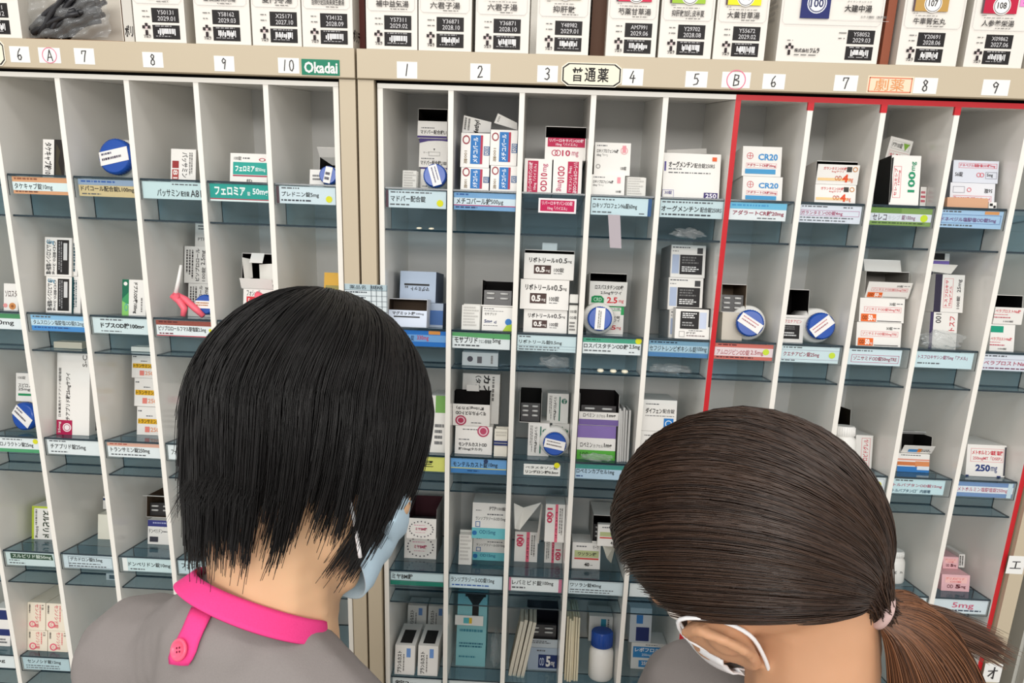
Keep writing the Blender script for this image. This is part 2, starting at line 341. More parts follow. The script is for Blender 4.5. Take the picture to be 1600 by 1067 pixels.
# ------------------------------------------------------------------ trays and their cards
CY = (205, 226, 230); DKR = (150, 28, 62); YEL = (226, 222, 40); TEA = (40, 158, 146); PALE = (232, 237, 238)
def T(x0, y0, x1, y1, s, c=BLK, rot=0, b=.012): return ('t', x0, y0, x1, y1, s, c, rot, b)
def Rr(x0, y0, x1, y1, c): return ('r', x0, y0, x1, y1, c)
def Li(x0, y0, x1, y1, n=1, c=(90, 92, 96)): return ('l', x0, y0, x1, y1, n, c)
DOT = ('o', .90, .62, .055, YEL)
CARDS = {
 'L6': {1: ('orange-edged', (218, 160, 118), [Rr(0, .3, 1, .8, (222, 236, 236)), Li(.04, .06, .6, .24, 1, (150, 90, 60)), T(.03, .36, .70, .78, 'タケキャブ錠10mg'), Li(.04, .82, .6, .95, 1, (120, 70, 50))], .06, 1),
        2: ('sky-blue', (140, 190, 226), [Li(.04, .06, .5, .22), Rr(0, .28, 1, .66, (196, 222, 236)), T(.04, .3, .96, .66, 'タムスロシン塩酸塩OD錠0.2mg'), Rr(0, .70, 1, 1, (70, 140, 205)), Li(.05, .74, .7, .9, 1, (40, 80, 140))], .05, 1),
        3: ('pale plain', PALE, [Li(.05, .05, .5, .18), T(.06, .26, .74, .68, 'チアプリド錠25mg'), Li(.06, .78, .5, .92)], .03, .97),
        4: ('pale handwritten', (206, 220, 226), [('f', .1, .1, .98, .95, .008, (120, 130, 140)), T(.14, .14, .78, .5, 'デカドロン錠0.5mg'), Li(.1, .6, .95, .72), Li(.1, .78, .95, .92)], .03, .98)},
 'L7': {1: ('kraft-brown', (206, 186, 140), [Rr(0, 0, 1, .34, (140, 160, 185)), Li(.05, .08, .9, .26, 1, (50, 90, 160)), T(.04, .38, .97, .74, 'ドパコール配合錠L100mg'), Li(.05, .82, .4, .94)], .06, 1),
        2: ('pale bold-lettered', (214, 228, 230), [Li(.14, .08, .7, .22), T(.14, .3, .92, .7, 'ドプスOD錠100mg', BLK, 0, .035), Li(.14, .82, .65, .92)], .03, .99),
        3: ('orange-topped', PALE, [Rr(0, 0, 1, .24, (220, 170, 150)), Li(.05, .06, .5, .18, 1, (170, 60, 50)), T(.06, .3, .8, .7, 'トランサミン錠250mg'), Li(.06, .78, .98, .92)], .03, .98),
        4: ('torn white-ended', (206, 226, 228), [Rr(0, 0, .1, 1, (240, 242, 240)), T(.12, .28, .98, .68, 'ドンペリドン錠10mg'), Li(.15, .78, .5, .94)], .06, .98)},
 'L8': {1: ('pale grey-lettered', (200, 222, 224), [Li(.5, .1, .98, .22), T(.24, .42, .62, .86, 'パッサミン'), T(.64, .5, .78, .82, '配合錠'), T(.8, .42, .98, .84, 'A81', (60, 60, 64))], .02, 1),
        2: ('brown-topped', PALE, [Rr(0, 0, 1, .3, (150, 74, 60)), Li(.05, .06, .5, .22, 1, (90, 30, 30)), T(.04, .36, .88, .72, 'ビソプロロールフマル酸塩錠2.5mg'), Li(.05, .8, .4, .94, 1, (120, 40, 60)), Rr(0, .94, 1, 1, (200, 80, 90)), ('o', .96, .55, .03, YEL)], .03, 1),
        3: ('pale', PALE, [T(.06, .25, .5, .75, 'フォシーガ錠5mg')], .03, .98),
        4: ('pale', (200, 220, 226), [T(.06, .15, .9, .6, 'フェブキソスタット')], .02, .98)},
 'L9': {1: ('teal', TEA, [T(.08, .14, .60, .66, 'フェロミア', (236, 244, 240), 0, .04), T(.63, .4, .68, .64, '錠', (236, 244, 240)), T(.72, .2, .98, .66, '50mg', (226, 240, 240), 0, .03), Rr(0, .84, 1, .89, (190, 40, 70)), Rr(0, .9, 1, 1, (226, 236, 234))], .03, 1),
        2: ('pale', (196, 222, 226), [Li(.05, .08, .5, .22), T(.1, .4, .9, .85, 'フォシーガ錠5mg')], .05, .98)},
 'L10': {1: ('white yellow-dotted', (214, 228, 234), [Rr(0, 0, .05, 1, (84, 60, 66)), Li(.09, .07, .4, .2), T(.09, .3, .72, .64, 'プレドニン錠5mg'), Li(.08, .76, .62, .92, 1, (60, 60, 70)), ('o', .89, .68, .055, YEL)], .02, .98)},
 'L5': {2: ('green-topped', PALE, [Rr(0, 0, 1, .3, (70, 140, 90)), T(.3, .36, .85, .8, '錠50mg')], .03, .98),
        3: ('green-edged', PALE, [Li(.3, .08, .7, .2), T(.1, .28, .88, .66, 'スピロノラクトン錠25mg'), ('o', .93, .2, .05, YEL), Rr(0, .76, 1, 1, (80, 160, 110))], .03, .98),
        4: ('dark-green', (206, 222, 222), [('p', [(.1, .08), (.96, .08), (.98, .5), (.1, .5)], (44, 74, 54)), T(.14, .12, .94, .46, 'スルピリド錠50mg', (220, 230, 220)), Li(.06, .58, .35, .7), Li(.06, .78, .5, .92)], .03, .95),
        5: ('grey', (186, 208, 214), [T(.1, .14, .82, .5, 'センノシド錠12mg'), Li(.06, .62, .9, .74), Li(.06, .8, .9, .92)], .03, .95)},
 'L4': {5: ('pale', PALE, [T(.2, .2, .8, .6, '錠10mg')], .03, .95)},
 'R1': {1: ('white dark-barred', (208, 224, 230), [Rr(0, 0, .045, 1, (84, 54, 66)), Li(.08, .08, .78, .2), T(.08, .3, .66, .66, 'マドパー配合錠'), Li(.07, .78, .52, .92), ('o', .9, .68, .055, YEL)], .01, .98),
        2: ('vivid-blue', (44, 112, 190), [Rr(.7, 0, .9, .22, (210, 140, 70)), Rr(0, .26, 1, .7, (110, 160, 214)), T(.1, .3, .45, .66, 'マグミット錠', (30, 50, 90)), T(.5, .3, .7, .66, '330mg', (190, 40, 50))], .02, 1),
        3: ('yellow', (222, 222, 120), [T(.2, .2, .8, .7, '錠')], .02, 1),
        4: ('green-based', (210, 230, 234), [Rr(0, .68, 1, 1, (40, 130, 110)), T(.03, .14, .42, .56, 'ミヤBM錠', BLK, 0, .02), ('f', 0, .02, 1, .66, .006, (60, 60, 70))], .01, 1),
        5: ('pale', PALE, [T(.05, .2, .6, .7, '錠2mg')], .03, .97)},
 'R2': {1: ('blue striped', (124, 168, 210), [Li(.04, .06, .3, .22, 1, (60, 100, 160)), Rr(0, .3, 1, .7, (214, 228, 236)), T(.04, .3, .6, .68, 'メチコバール錠', BLK, 0, .02), T(.6, .36, .8, .68, '500μg'), Rr(0, .7, 1, .75, (190, 60, 110)), Li(.03, .8, .5, .95, 1, (60, 80, 120))], .01, 1),
        2: ('green-topped', PALE, [Rr(0, 0, 1, .34, (92, 162, 104)), ('p', [(0, .3), (0, .24), (.5, .3), (1, .36), (1, .42)], PALE), T(.04, .26, .44, .66, 'モサプリド', BLK, 0, .02), T(.46, .4, .68, .64, 'クエン酸塩錠', (70, 80, 80)), T(.7, .3, .84, .66, '5mg'), Li(.04, .76, .5, .92)], .01, .98),
        3: ('blue gold-lined', (112, 168, 222), [Rr(0, .62, 1, .68, (214, 206, 120)), T(.04, .2, .66, .58, 'モンテルカスト錠'), T(.68, .22, .84, .58, '10mg'), ('o', .63, .12, .04, (40, 60, 100)), Rr(0, .7, 1, 1, (70, 130, 190)), Li(.3, .78, .6, .92, 1, (30, 70, 120))], .01, .99),
        4: ('pale blue-based', (212, 230, 238), [T(.03, .16, .85, .6, 'ランソプラゾールOD錠15mg'), Li(.05, .72, .9, .9, 1, (70, 110, 180))], .01, .98),
        5: ('pale', PALE, [T(.05, .2, .8, .7, 'カプセル')], .03, .97)},
 'R3': {1: ('small crimson', (238, 234, 236), [Rr(.05, .12, .95, .88, (190, 30, 84)), T(.09, .18, .9, .46, 'リバーロキサバンOD錠', (240, 220, 228)), T(.24, .54, .76, .82, '10mg「バイエル」', (240, 220, 228))], .27, .87),
        2: ('pale ruled', (210, 228, 232), [Li(.03, .06, .25, .18), T(.03, .28, .76, .58, 'リボトリール錠0.5mg'), Rr(0, .64, 1, .655, (90, 110, 130)), Li(.03, .7, .9, .8), Rr(0, .82, 1, .83, (90, 110, 130)), Li(.03, .86, .85, .96)], .01, .99),
        3: ('small white yellow-tabbed', (234, 236, 232), [T(.05, .16, .93, .42, 'ベタメタゾン錠', (60, 60, 64)), T(.05, .54, .95, .88, 'リンデロン錠0.5mg', BLK, 0, .03), ('o', .9, .02, .08, YEL)], .20, .84),
        4: ('pink-ended', (232, 236, 236), [Rr(0, 0, .04, 1, (210, 120, 150)), Rr(.94, 0, 1, 1, (210, 120, 150)), T(.06, .16, .62, .54, 'レバミピド錠'), T(.64, .2, .84, .54, '100mg'), Li(.06, .68, .4, .88)], .01, .98),
        5: ('pale', PALE, [T(.05, .2, .8, .7, 'カプセル')], .03, .97)},
 'R4': {1: ('pale blue-barred', (206, 226, 232), [Rr(.94, 0, 1, 1, (50, 90, 140)), Li(.03, .08, .4, .2), T(.03, .3, .76, .66, 'ロキソプロフェンNa錠60mg'), Li(.03, .8, .45, .92), Li(.8, .84, .92, .94)], .01, .97),
        2: ('green-topped yellow-tabbed', PALE, [Rr(0, 0, 1, .28, (74, 160, 130)), Li(.05, .08, .4, .2, 1, (30, 90, 70)), T(.02, .34, .78, .66, 'ロスバスタチンOD錠', BLK, 0, .02), T(.8, .34, .98, .66, '2.5mg', BLK, 0, .02), Li(.03, .76, .6, .9), Li(.8, .8, .95, .9), ('o', .95, .1, .055, YEL)], .01, .98),
        3: ('teal-topped', (190, 216, 236), [Rr(0, 0, 1, .3, (70, 150, 140)), T(.02, .3, .7, .68, 'ロペミンカプセル1mg'), Li(.02, .78, .15, .92, 1, (40, 70, 130))], .01, .98),
        4: ('white plain', (216, 230, 236), [T(.03, .16, .6, .52, 'ワソラン錠40mg'), Li(.03, .64, .9, .76), Li(.03, .82, .9, .92)], .01, 1),
        5: ('pale', PALE, [T(.05, .2, .8, .7, 'カプセル')], .03, .97)},
 'R5': {1: ('pale triple-lined', (204, 222, 226), [Li(.03, .08, .85, .22), T(.02, .32, .62, .66, 'オーグメンチン', BLK, 0, .02), T(.64, .36, .98, .66, '配合錠250RS', (50, 50, 54)), Li(.03, .78, .95, .94, 1, (70, 74, 80))], .01, 1),
        2: ('steel-blue', (124, 164, 190), [Li(.03, .06, .5, .2, 1, (40, 60, 80)), Rr(0, .26, 1, .7, (176, 204, 220)), T(.02, .3, .8, .66, 'セフジトレンピボキシル錠'), T(.81, .3, .97, .66, '100mg'), Rr(0, .74, 1, 1, (80, 130, 180))], .01, 1),
        3: ('pale', PALE, [T(.05, .2, .8, .7, 'ダイフェン')], .03, .97), 4: ('pale', PALE, [], .03, .97), 5: ('pale', PALE, [], .03, .97)},
 'R6': {1: ('white sky-topped', (232, 236, 238), [Rr(0, 0, 1, .36, (110, 186, 220)), Li(.03, .1, .9, .28, 1, (70, 150, 200)), T(.06, .44, .96, .76, 'アダラートCR錠20mg', DKR, 0, .02), Li(.5, .84, .95, .94)], .01, .90),
        2: ('salmon', (206, 110, 98), [Li(.05, .05, .5, .18, 1, (90, 30, 40)), Rr(0, .24, 1, .78, (238, 216, 218)), T(.04, .36, .6, .72, 'アムロジピンOD錠', (170, 60, 70)), T(.62, .38, .84, .72, '2.5mg', (170, 60, 70)), Li(.04, .82, .9, .95, 1, (90, 30, 40)), ('o', .88, .46, .055, (206, 226, 60))], .01, .97),
        3: ('pale', PALE, [], .03, .97), 4: ('pale', PALE, [], .03, .97), 5: ('pale', PALE, [], .03, .97)},
 'R7': {1: ('lilac boxed', (222, 226, 236), [Li(.03, .05, .5, .16), Li(.7, .07, .9, .18), ('f', .02, .28, .97, .6, .006, (190, 120, 160)), T(.03, .32, .7, .58, 'ガランタミンOD錠4mg', (168, 40, 90)), Li(.02, .68, .9, .78), Li(.02, .84, .9, .94)], .01, .97),
        2: ('pale green-dotted', (210, 228, 232), [Li(.03, .05, .4, .17), Rr(0, .22, 1, .235, (150, 120, 150)), T(.04, .34, .66, .68, 'クエチアピン錠25mg', DKR), Rr(0, .8, 1, .815, (150, 120, 150)), Li(.02, .85, .3, .95), ('o', .88, .5, .055, (206, 226, 60))], .01, .96),
        3: ('pale', PALE, [], .03, .97), 4: ('pale', PALE, [], .03, .97), 5: ('pale', PALE, [], .03, .97)},
 'R8': {1: ('olive-green', (126, 156, 84), [Rr(0, .32, 1, .76, (216, 220, 228)), T(.05, .36, .28, .72, 'セレコ', (60, 40, 60), 0, .02), T(.3, .4, .5, .7, 'キシブ', (190, 194, 202)), T(.52, .38, .74, .72, '錠100mg', (120, 60, 100)), ('o', .88, .55, .06, (200, 222, 40)), Li(.05, .82, .95, .94, 1, (60, 84, 40)), Rr(0, 0, .5, .3, (104, 138, 62))], .01, .97),
        2: ('short pale', (214, 230, 236), [Li(.05, .08, .6, .2), ('f', .06, .36, .96, .84, .008, (190, 80, 120)), T(.1, .44, .92, .76, 'ゾニサミドOD錠50mgTRE', DKR)], .02, .88),
        3: ('white yellow-dotted', (228, 234, 236), [('f', .02, .1, .98, .9, .006, (150, 150, 170)), ('o', .87, .5, .07, YEL), T(.2, .3, .7, .7, 'クロピドグレル', (120, 80, 110))], .02, .98),
        4: ('white', (226, 232, 236), [T(.4, .3, .9, .7, '0.25mg', DKR)], .02, .97), 5: ('pale', PALE, [], .03, .97)},
 'R9': {1: ('light-blue orange-tagged', (164, 196, 226), [Li(.03, .05, .35, .18), Rr(.7, .02, .93, .2, (216, 150, 90)), ('f', .02, .24, .97, .74, .006, (90, 120, 170)), T(.02, .4, .9, .68, 'ドネペジル塩酸塩OD錠5mg', (110, 60, 120)), Li(.02, .82, .7, .95)], .01, .97),
        2: ('slanting pale', (206, 228, 234), [T(.04, .2, .9, .5, 'トスフロキサシン錠75mg「アメル」', (150, 60, 100)), Li(.04, .68, .5, .82)], .02, .95),
        3: ('short cyan', (200, 226, 232), [Li(.05, .06, .5, .2), T(.02, .3, .95, .56, 'トルバプタンOD錠15mg', (170, 60, 90)), T(.02, .68, .75, .92, 'トルバプタン口腔内崩壊', (60, 90, 110), 0, .02)], .01, .9),
        4: ('pale white-ended', (222, 232, 236), [T(.2, .3, .8, .7, '0.25mg', DKR)], .02, .98), 5: ('pale', PALE, [], .03, .97)},
 'R10': {1: None, 2: ('lilac ruled', (222, 226, 236), [Li(.03, .06, .4, .2), Rr(0, .28, 1, .295, (150, 120, 150)), T(.03, .38, .96, .72, 'ベラプロストNa錠20μg', (176, 50, 80)), Li(.03, .82, .9, .95, 1, (120, 60, 90))], .01, 1),
         3: ('blue white-middled', (116, 146, 190), [Rr(0, .28, 1, .72, (222, 228, 236)), T(.02, .34, .9, .68, 'メトホルミン塩酸塩錠250mg', (176, 60, 90)), Rr(.9, 0, .98, 1, (200, 220, 230))], .01, .97),
         4: ('pink-scrawled', (218, 228, 234), [T(.35, .2, .75, .7, '5mg', (206, 90, 120)), Li(.05, .74, .9, .92, 1, (60, 70, 90))], .02, .98), 5: ('pale', PALE, [], .03, .97)},
}
LIP, LOW, D2 = 0.0315, 0.0605, 0.046
def tray(c, r, card):
    xa, xb = cellx(c); xa += PT / 2 + .0006; xb -= PT / 2 + .0006; w = xb - xa; z = ROWZ[r]
    root = empty('label_tray', loc=(xa, YF, z))
    desc = (card[0] + ' label card') if card else 'no label card'
    tag(root, 'clear blue tray with %s, %s' % (desc, where(c, r)), 'shelf tray', 'clear blue shelf trays')
    b = MB(); t = .0026
    b.slab((0, 0, -t), (w, 0, 0), U1 * (DEP - .008), N1 * t, M_TRAY, M_TEDGE)
    b.build('upper_plate', root)
    l = MB(); l.slab((0, -.0004, -LIP), (w, 0, 0), (0, 0, LIP - t * .9), (0, .0014, 0), M_LIP, M_TEDGE); l.build('front_lip', root)
    zl = -LOW
    b = MB(); b.slab((0, .001, zl - t), (w, 0, 0), U2 * D2, (0, 0, t), M_TRAY, M_TEDGE)
    b.build('lower_plate', root)
    b = MB(); e0 = np.array([0, .001, zl]) + U2 * D2; e1 = U1 * (e0[1] / U1[1]); hh = e1[2] - t - e0[2]
    b.slab(e0 + [0, 0, 0], (w, 0, 0), (0, 0, hh), (0, .0022, 0), M_TRAY, M_TEDGE); b.build('rear_wall', root)
    if card:
        nm, bg, ops, u0, u1 = card; k = MB(); y = .0018; za, zb = -.0042, -LIP + .0022
        if c == 'R3' and r in (1, 3): y = -.001; za = -.008 if r == 1 else -.007; zb = za - (.021 if r == 1 else .019)
        sl = .02 if c + str(r) not in ('R92', 'R61', 'R93') else -.06
        k.box(w * u0, w * u1, y, y + .0003, zb, za, mat(bg, .6, .2)); k.prints(ops, (w * u0, y, za), (w * (u1 - u0), 0, 0), (0, 0, zb - za), (0, -1, 0))
        k.build('label_card', root)
    return root
for c in ['R%d' % i for i in range(1, 11)] + ['L%d' % i for i in range(4, 11)]:
    for r in range(1, 6):
        if c == 'L4' and r < 4: continue
        tray(c, r, CARDS.get(c, {}).get(r))

# ------------------------------------------------------------------ goods on the shelves
M_INSIDE_SHADE = mat((58, 50, 45), 0.8, 0.1, 'carton_inside_shade'); M_BLIS = mat((44, 42, 44), 0.3, 0.6, 'dark_blister_foil'); M_PAPER = mat((232, 230, 224), 0.7, 0.15, 'leaflet_paper')  # carton board coloured dark to carry the shade inside open cartons
M_BOTTLE = mat((238, 237, 233), 0.3, 0.45, 'white_plastic_bottle'); M_CAPB = mat((28, 78, 168), 0.25, 0.5, 'blue_plastic_cap'); M_CAPW = mat((240, 239, 236), 0.3, 0.4, 'white_plastic_cap')
M_PILL = mat((240, 232, 208), 0.4, 0.4, 'cream_tablet'); M_FOIL = mat((205, 205, 203), 0.35, 0.5, 'pale_blister_foil')
M_PINK = mat((240, 104, 122), 0.35, 0.45, 'pink_plastic')
TOPS = {}
def frame(c, r, d, x, n):
    o = np.array([0, YF, ROWZ[r]]) + U1 * d + N1 * n; o[0] = x
    return o
def cellframe(c, r, rect, d, on, fit=True):
    xl, yt, xr, yb = rect; z = np.array([0, YF, ROWZ[r]]); ym, xm = (yt + yb) / 2, (xl + xr) / 2
    if d is None:
        p = on_plane(xm, yb, z, N1); d = float(np.dot(p - z, U1)); d = min(max(d, .004), .13)
    p0 = z + U1 * d
    x0, x1 = on_plane(xl, ym, p0, U1)[0], on_plane(xr, ym, p0, U1)[0]
    nb, nt = np.dot(on_plane(xm, yb, p0, U1) - p0, N1), np.dot(on_plane(xm, yt, p0, U1) - p0, N1)
    a, b = cellx(c); a += PT / 2 + .0008; b -= PT / 2 + .0008
    if fit: x0, x1 = max(x0, a), min(x1, b)
    n0 = .0004 if on is None else (nb if on == 'px' else TOPS[(c, r)][on] + .0004)
    return d, x0, x1, n0, nt
def basis(o, yaw=0, roll=0, pitch=0):
    m_ = Matrix.Identity(4)
    for i in range(3): m_[i][0], m_[i][1], m_[i][2], m_[i][3] = (1, 0, 0)[i], U1[i], N1[i], o[i]
    return m_ @ Matrix.Rotation(math.radians(yaw), 4, 'Z') @ Matrix.Rotation(math.radians(roll), 4, 'Y') @ Matrix.Rotation(math.radians(pitch), 4, 'X')
def C(c, r, rect, desc, ops=(), d=.02, dep=.085, on=None, col=WHT, side=None, top=None, yaw=0, roll=0, pitch=0, fo=0, tilt=0, blis=True, flap=None, sops=None, tops=None, panelcol=None, sideR=None, name='medicine_carton', inside=None, cap=False):
    d, x0, x1, n0, n1 = cellframe(c, r, rect, d, on)
    w, h = x1 - x0, max(n1 - n0, .006); dep = min(dep, DEP - .016 - d)
    TOPS.setdefault((c, r), []).append(n0 + h)
    mw = basis(frame(c, r, d, x0, n0), yaw, roll, pitch)
    mb = MB(); M = mat(col, .5, .3); ins = mat(inside, .8, .1) if inside else M_INSIDE_SHADE  # inside colours hold the interior shade, darker than the pale board
    lab = '%s, %s' % (desc, where(c, r))
    if not fo:
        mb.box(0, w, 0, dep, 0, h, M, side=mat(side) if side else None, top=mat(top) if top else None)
        mb.prints(ops, (0, 0, h), (w, 0, 0), (0, 0, -h), (0, -1, 0))
        xs = x0 + w / 2 < CAM[0]
        if sops: mb.prints(sops, (w if xs else 0, 0 if xs else dep, h), (0, dep if xs else -dep, 0), (0, 0, -h), (1 if xs else -1, 0, 0))
        if tops: mb.prints(tops, (0, dep, h), (w, 0, 0), (0, -dep, 0), (0, 0, 1))
        o = mb.build(name, mw=mw); tag(o, lab, 'medicine box', 'medicine cartons on the shelves'); return o
    root = empty(name, mw=mw); tag(root, lab, 'medicine box', 'medicine cartons on the shelves')
    t = .0007; hp = h * (1 - fo); sc = mat(side) if side else M
    cap = cap or (r <= 2 and fo < .9)
    k2 = t * .45
    for x_, s_ in ((0, 1), (w, -1)):
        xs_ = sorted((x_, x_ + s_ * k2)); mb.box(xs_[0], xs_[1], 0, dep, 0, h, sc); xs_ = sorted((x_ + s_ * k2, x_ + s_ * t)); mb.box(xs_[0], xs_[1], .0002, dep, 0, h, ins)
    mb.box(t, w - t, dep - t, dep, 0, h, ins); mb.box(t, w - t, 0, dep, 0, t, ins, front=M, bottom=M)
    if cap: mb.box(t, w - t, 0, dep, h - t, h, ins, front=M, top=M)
    mb.build('carton_shell', root)
    if hp > .002:
        p = MB(); ty = math.radians(tilt); up = np.array([0, -math.sin(ty), math.cos(ty)]); nn = np.array([0, -math.cos(ty), -math.sin(ty)]); L = hp / max(math.cos(ty), .3)
        p.slab(np.array([0, -.0009, t]) , (w, 0, 0), up * (L - t), -nn * t, mat(panelcol) if panelcol else M)
        p.prints(ops, np.array([0, -.0009, t]) + up * (L - t), (w, 0, 0), -up * (L - t), nn); p.build('front_panel', root)
    if blis:
        q = MB(); k = 5; hb = max(hp * .9, h * .62)
        for i in range(k):
            y = dep * (.10 + .13 * i); q.box(w * .06, w * .94, y, y + .004, .001, hb - .0025 * i, M_BLIS)
            if i == 0:
                nr = max(1, int((hb - max(hp, .002)) / .008))
                for s in range(nr):
                    for u in (.14, .58):
                        zc = hb - .005 - s * .0075; q.tube([(w * u, y - .0004, zc), (w * (u + .02), y - .002, zc), (w * (u + .24), y - .002, zc), (w * (u + .26), y - .0004, zc)], [.0008, .0017, .0017, .0008], M_FOIL, 8)
        q.build('blister_pack', root)
    if flap:
        f = MB(); fw, fh, ang = flap[:3]; an = math.radians(ang); v = np.array([0, -math.cos(an), math.sin(an)])
        yb_ = 0 if len(flap) < 4 else flap[3] * dep
        f.slab((w * (1 - fw) / 2, yb_, h + .0002), (w * fw, 0, 0), v * fh, np.array([0, math.sin(an), math.cos(an)]) * t, mat(flap[4]) if len(flap) > 4 else M); f.build('top_flap', root)
    return root
def BT(c, r, circ, desc, d=.012, ops=None, col=None, blen=.06, yaw=0, fat=1.14, lrot=0, capmat=None, lops=None):
    """bottle lying down, cap towards the room"""
    cx, cy, rp = circ; z = np.array([0, YF, ROWZ[r]]); p0 = z + U1 * d; pc = on_plane(cx, cy, p0, U1)
    pe = on_plane(cx + rp, cy, p0, U1); R = abs(pe[0] - pc[0]); n = max(np.dot(pc - p0, N1), R * fat + .0008); a_, b_ = cellx(c); g_ = R * fat + PT / 2 + .0012; pc[0] = min(max(pc[0], a_ + g_ + abs(yaw) * .0012), b_ - g_ - abs(yaw) * .0012)
    o = frame(c, r, d, pc[0], n); root = empty('pill_bottle', mw=basis(o, yaw)); tag(root, '%s, %s' % (desc, where(c, r)), 'bottle', 'pill bottles on the shelves')
    m_ = capmat or M_CAPB
    b = MB(); b.lathe([(R * .9, 0), (R, .0015), (R, .013), (R * .97, .014)], (0, 0, 0), (0, 1, 0), m_, 32)
    for k in range(36):
        th = 2 * math.pi * k / 36; ct, st = math.cos(th), math.sin(th)
        b.tube([(R * ct, .002, R * st), (R * ct, .0125, R * st)], .0005, m_, 5)
    b.build('cap', root)
    b = MB(); rb = R * fat; b.lathe([(R * .9, .0145), (R * .92, .018), (rb * .9, .021), (rb, .026), (rb, .022 + blen), (rb * .92, .026 + blen)], (0, 0, 0), (0, 1, 0), mat(col, .3, .4) if col else M_BOTTLE, 32); b.build('bottle_body', root)
    if ops is not None:
        l = MB(); a = math.radians(lrot); ex = np.array([math.cos(a), 0, math.sin(a)]); ez = np.array([-math.sin(a), 0, math.cos(a)]); lw, lh = R * 1.8, R * .78
        lo = -ex * lw / 2 + ez * lh / 2 + np.array([0, -.0006, 0])
        l.slab(lo - ez * lh, ex * lw, ez * lh, (0, .0004, 0), mat((236, 234, 232))); l.prints(ops, lo, ex * lw, -ez * lh, (0, -1, 0)); l.build('cap_label', root)
    return root
def SB(c, r, rect, desc, d=.02, capf=.25, capmat=None, on=None, ops=None, name='pill_bottle', ridge=False):
    d, x0, x1, n0, n1 = cellframe(c, r, rect, d, on); R, h = (x1 - x0) / 2, n1 - n0
    root = empty(name, mw=basis(frame(c, r, d + R, (x0 + x1) / 2, n0))); tag(root, '%s, %s' % (desc, where(c, r)), 'bottle', 'pill bottles on the shelves')
    b = MB(); hb = h * (1 - capf); b.lathe([(R * .9, 0), (R, .003), (R, hb * .82), (R * .9, hb * .93), (R * .72, hb), (R * .72, hb + .001)], (0, 0, 0), (0, 0, 1), M_BOTTLE, 30)
    if ops: b.prints(ops, (-R * .5, -R * .97 , hb * .7), (R, 0, 0), (0, 0, -hb * .5), (0, -1, 0))
    b.build('bottle_body', root)
    b = MB(); b.lathe([(R * .8, hb), (R * .86, hb + .001), (R * .86, h - .002), (R * .8, h)], (0, 0, 0), (0, 0, 1), capmat or M_CAPW, 30)
    for k in range(30):
        th = 2 * math.pi * k / 30; b.tube([(R * .86 * math.cos(th), R * .86 * math.sin(th), hb + .001), (R * .86 * math.cos(th), R * .86 * math.sin(th), h - .002)], .0005, capmat or M_CAPW, 5)
    b.build('cap', root); return root
def BN(c, r, rect, desc, d=.03, dep=.04, n=6, on=None, col=(226, 225, 220), band=None, vert=False, lean=0, name='blister_bundle', cat='blister bundle', text=None):
    d, x0, x1, n0, n1 = cellframe(c, r, rect, d, on); w, h = x1 - x0, n1 - n0
    TOPS.setdefault((c, r), []).append(n0 + h)
    root = empty(name, mw=basis(frame(c, r, d, x0, n0), 0, lean)); tag(root, '%s, %s' % (desc, where(c, r)), cat, 'blister bundles and leaflets on the shelves')
    b = MB(); m_ = mat(col, .5, .3); rr = random.Random(int(rect[0]))
    if vert:
        for i in range(n):
            xx = w * i / n; b.slab((xx, rr.uniform(0, .006), 0), (w / n * .8, 0, 0), (rr.uniform(-.002, .002), dep, 0), (rr.uniform(-.1, .1) * w / n * 2, 0, h * rr.uniform(.9, 1)), m_)
    else:
        for i in range(n):
            y = dep * i / n; b.slab((rr.uniform(0, .06) * w, y, 0), (w * .94, 0, 0), (0, dep / n * .8, 0), (0, 0, h * rr.uniform(.92, 1)), m_)
    b.prints(text or [Li(.1, .1, .9, .9, 7, (196, 194, 190))], (0, -.0005, h), (w, 0, 0), (0, 0, -h), (0, -1, 0)) if not vert or text else None
    b.build('blister_strips' if name == 'blister_bundle' else 'paper_sheets', root)
    if band:
        q = MB()
        for f_, cc in band: q.box(-.0008, w + .0008, -.0014, dep + .001, h * f_, h * f_ + .003, mat(cc))
        q.build('rubber_band', root)
    return root
def LF(c, r, pts, desc, d=.03, th=.0005, seg=2, col=None, name='package_leaflet', dd=.05, ops=None):
    """a folded paper standing up: pixel outline given as quads (list of 4-pixel corner lists), each a panel"""
    mb = MB(); m_ = col and mat(col, .7, .15) or M_PAPER; z = np.array([0, YF, ROWZ[r]])
    for k, q in enumerate(pts):
        P = [on_plane(x, y, z + U1 * (d + (dd if j in (1, 2) and k % 2 == 0 else (dd if j in (0, 3) and k % 2 else 0)) * .25), U1) for j, (x, y) in enumerate(q)]
        B = [p + U1 * .0006 for p in P]; mb.add(P + B, [(0, 1, 2, 3), (7, 6, 5, 4), (0, 4, 5, 1), (1, 5, 6, 2), (2, 6, 7, 3), (3, 7, 4, 0)], m_)
        if ops and k == 0: mb.prints(ops, P[0], P[1] - P[0], P[3] - P[0], -U1)
    o = mb.build(name); tag(o, '%s, %s' % (desc, where(c, r)), 'leaflet', 'blister bundles and leaflets on the shelves'); return o
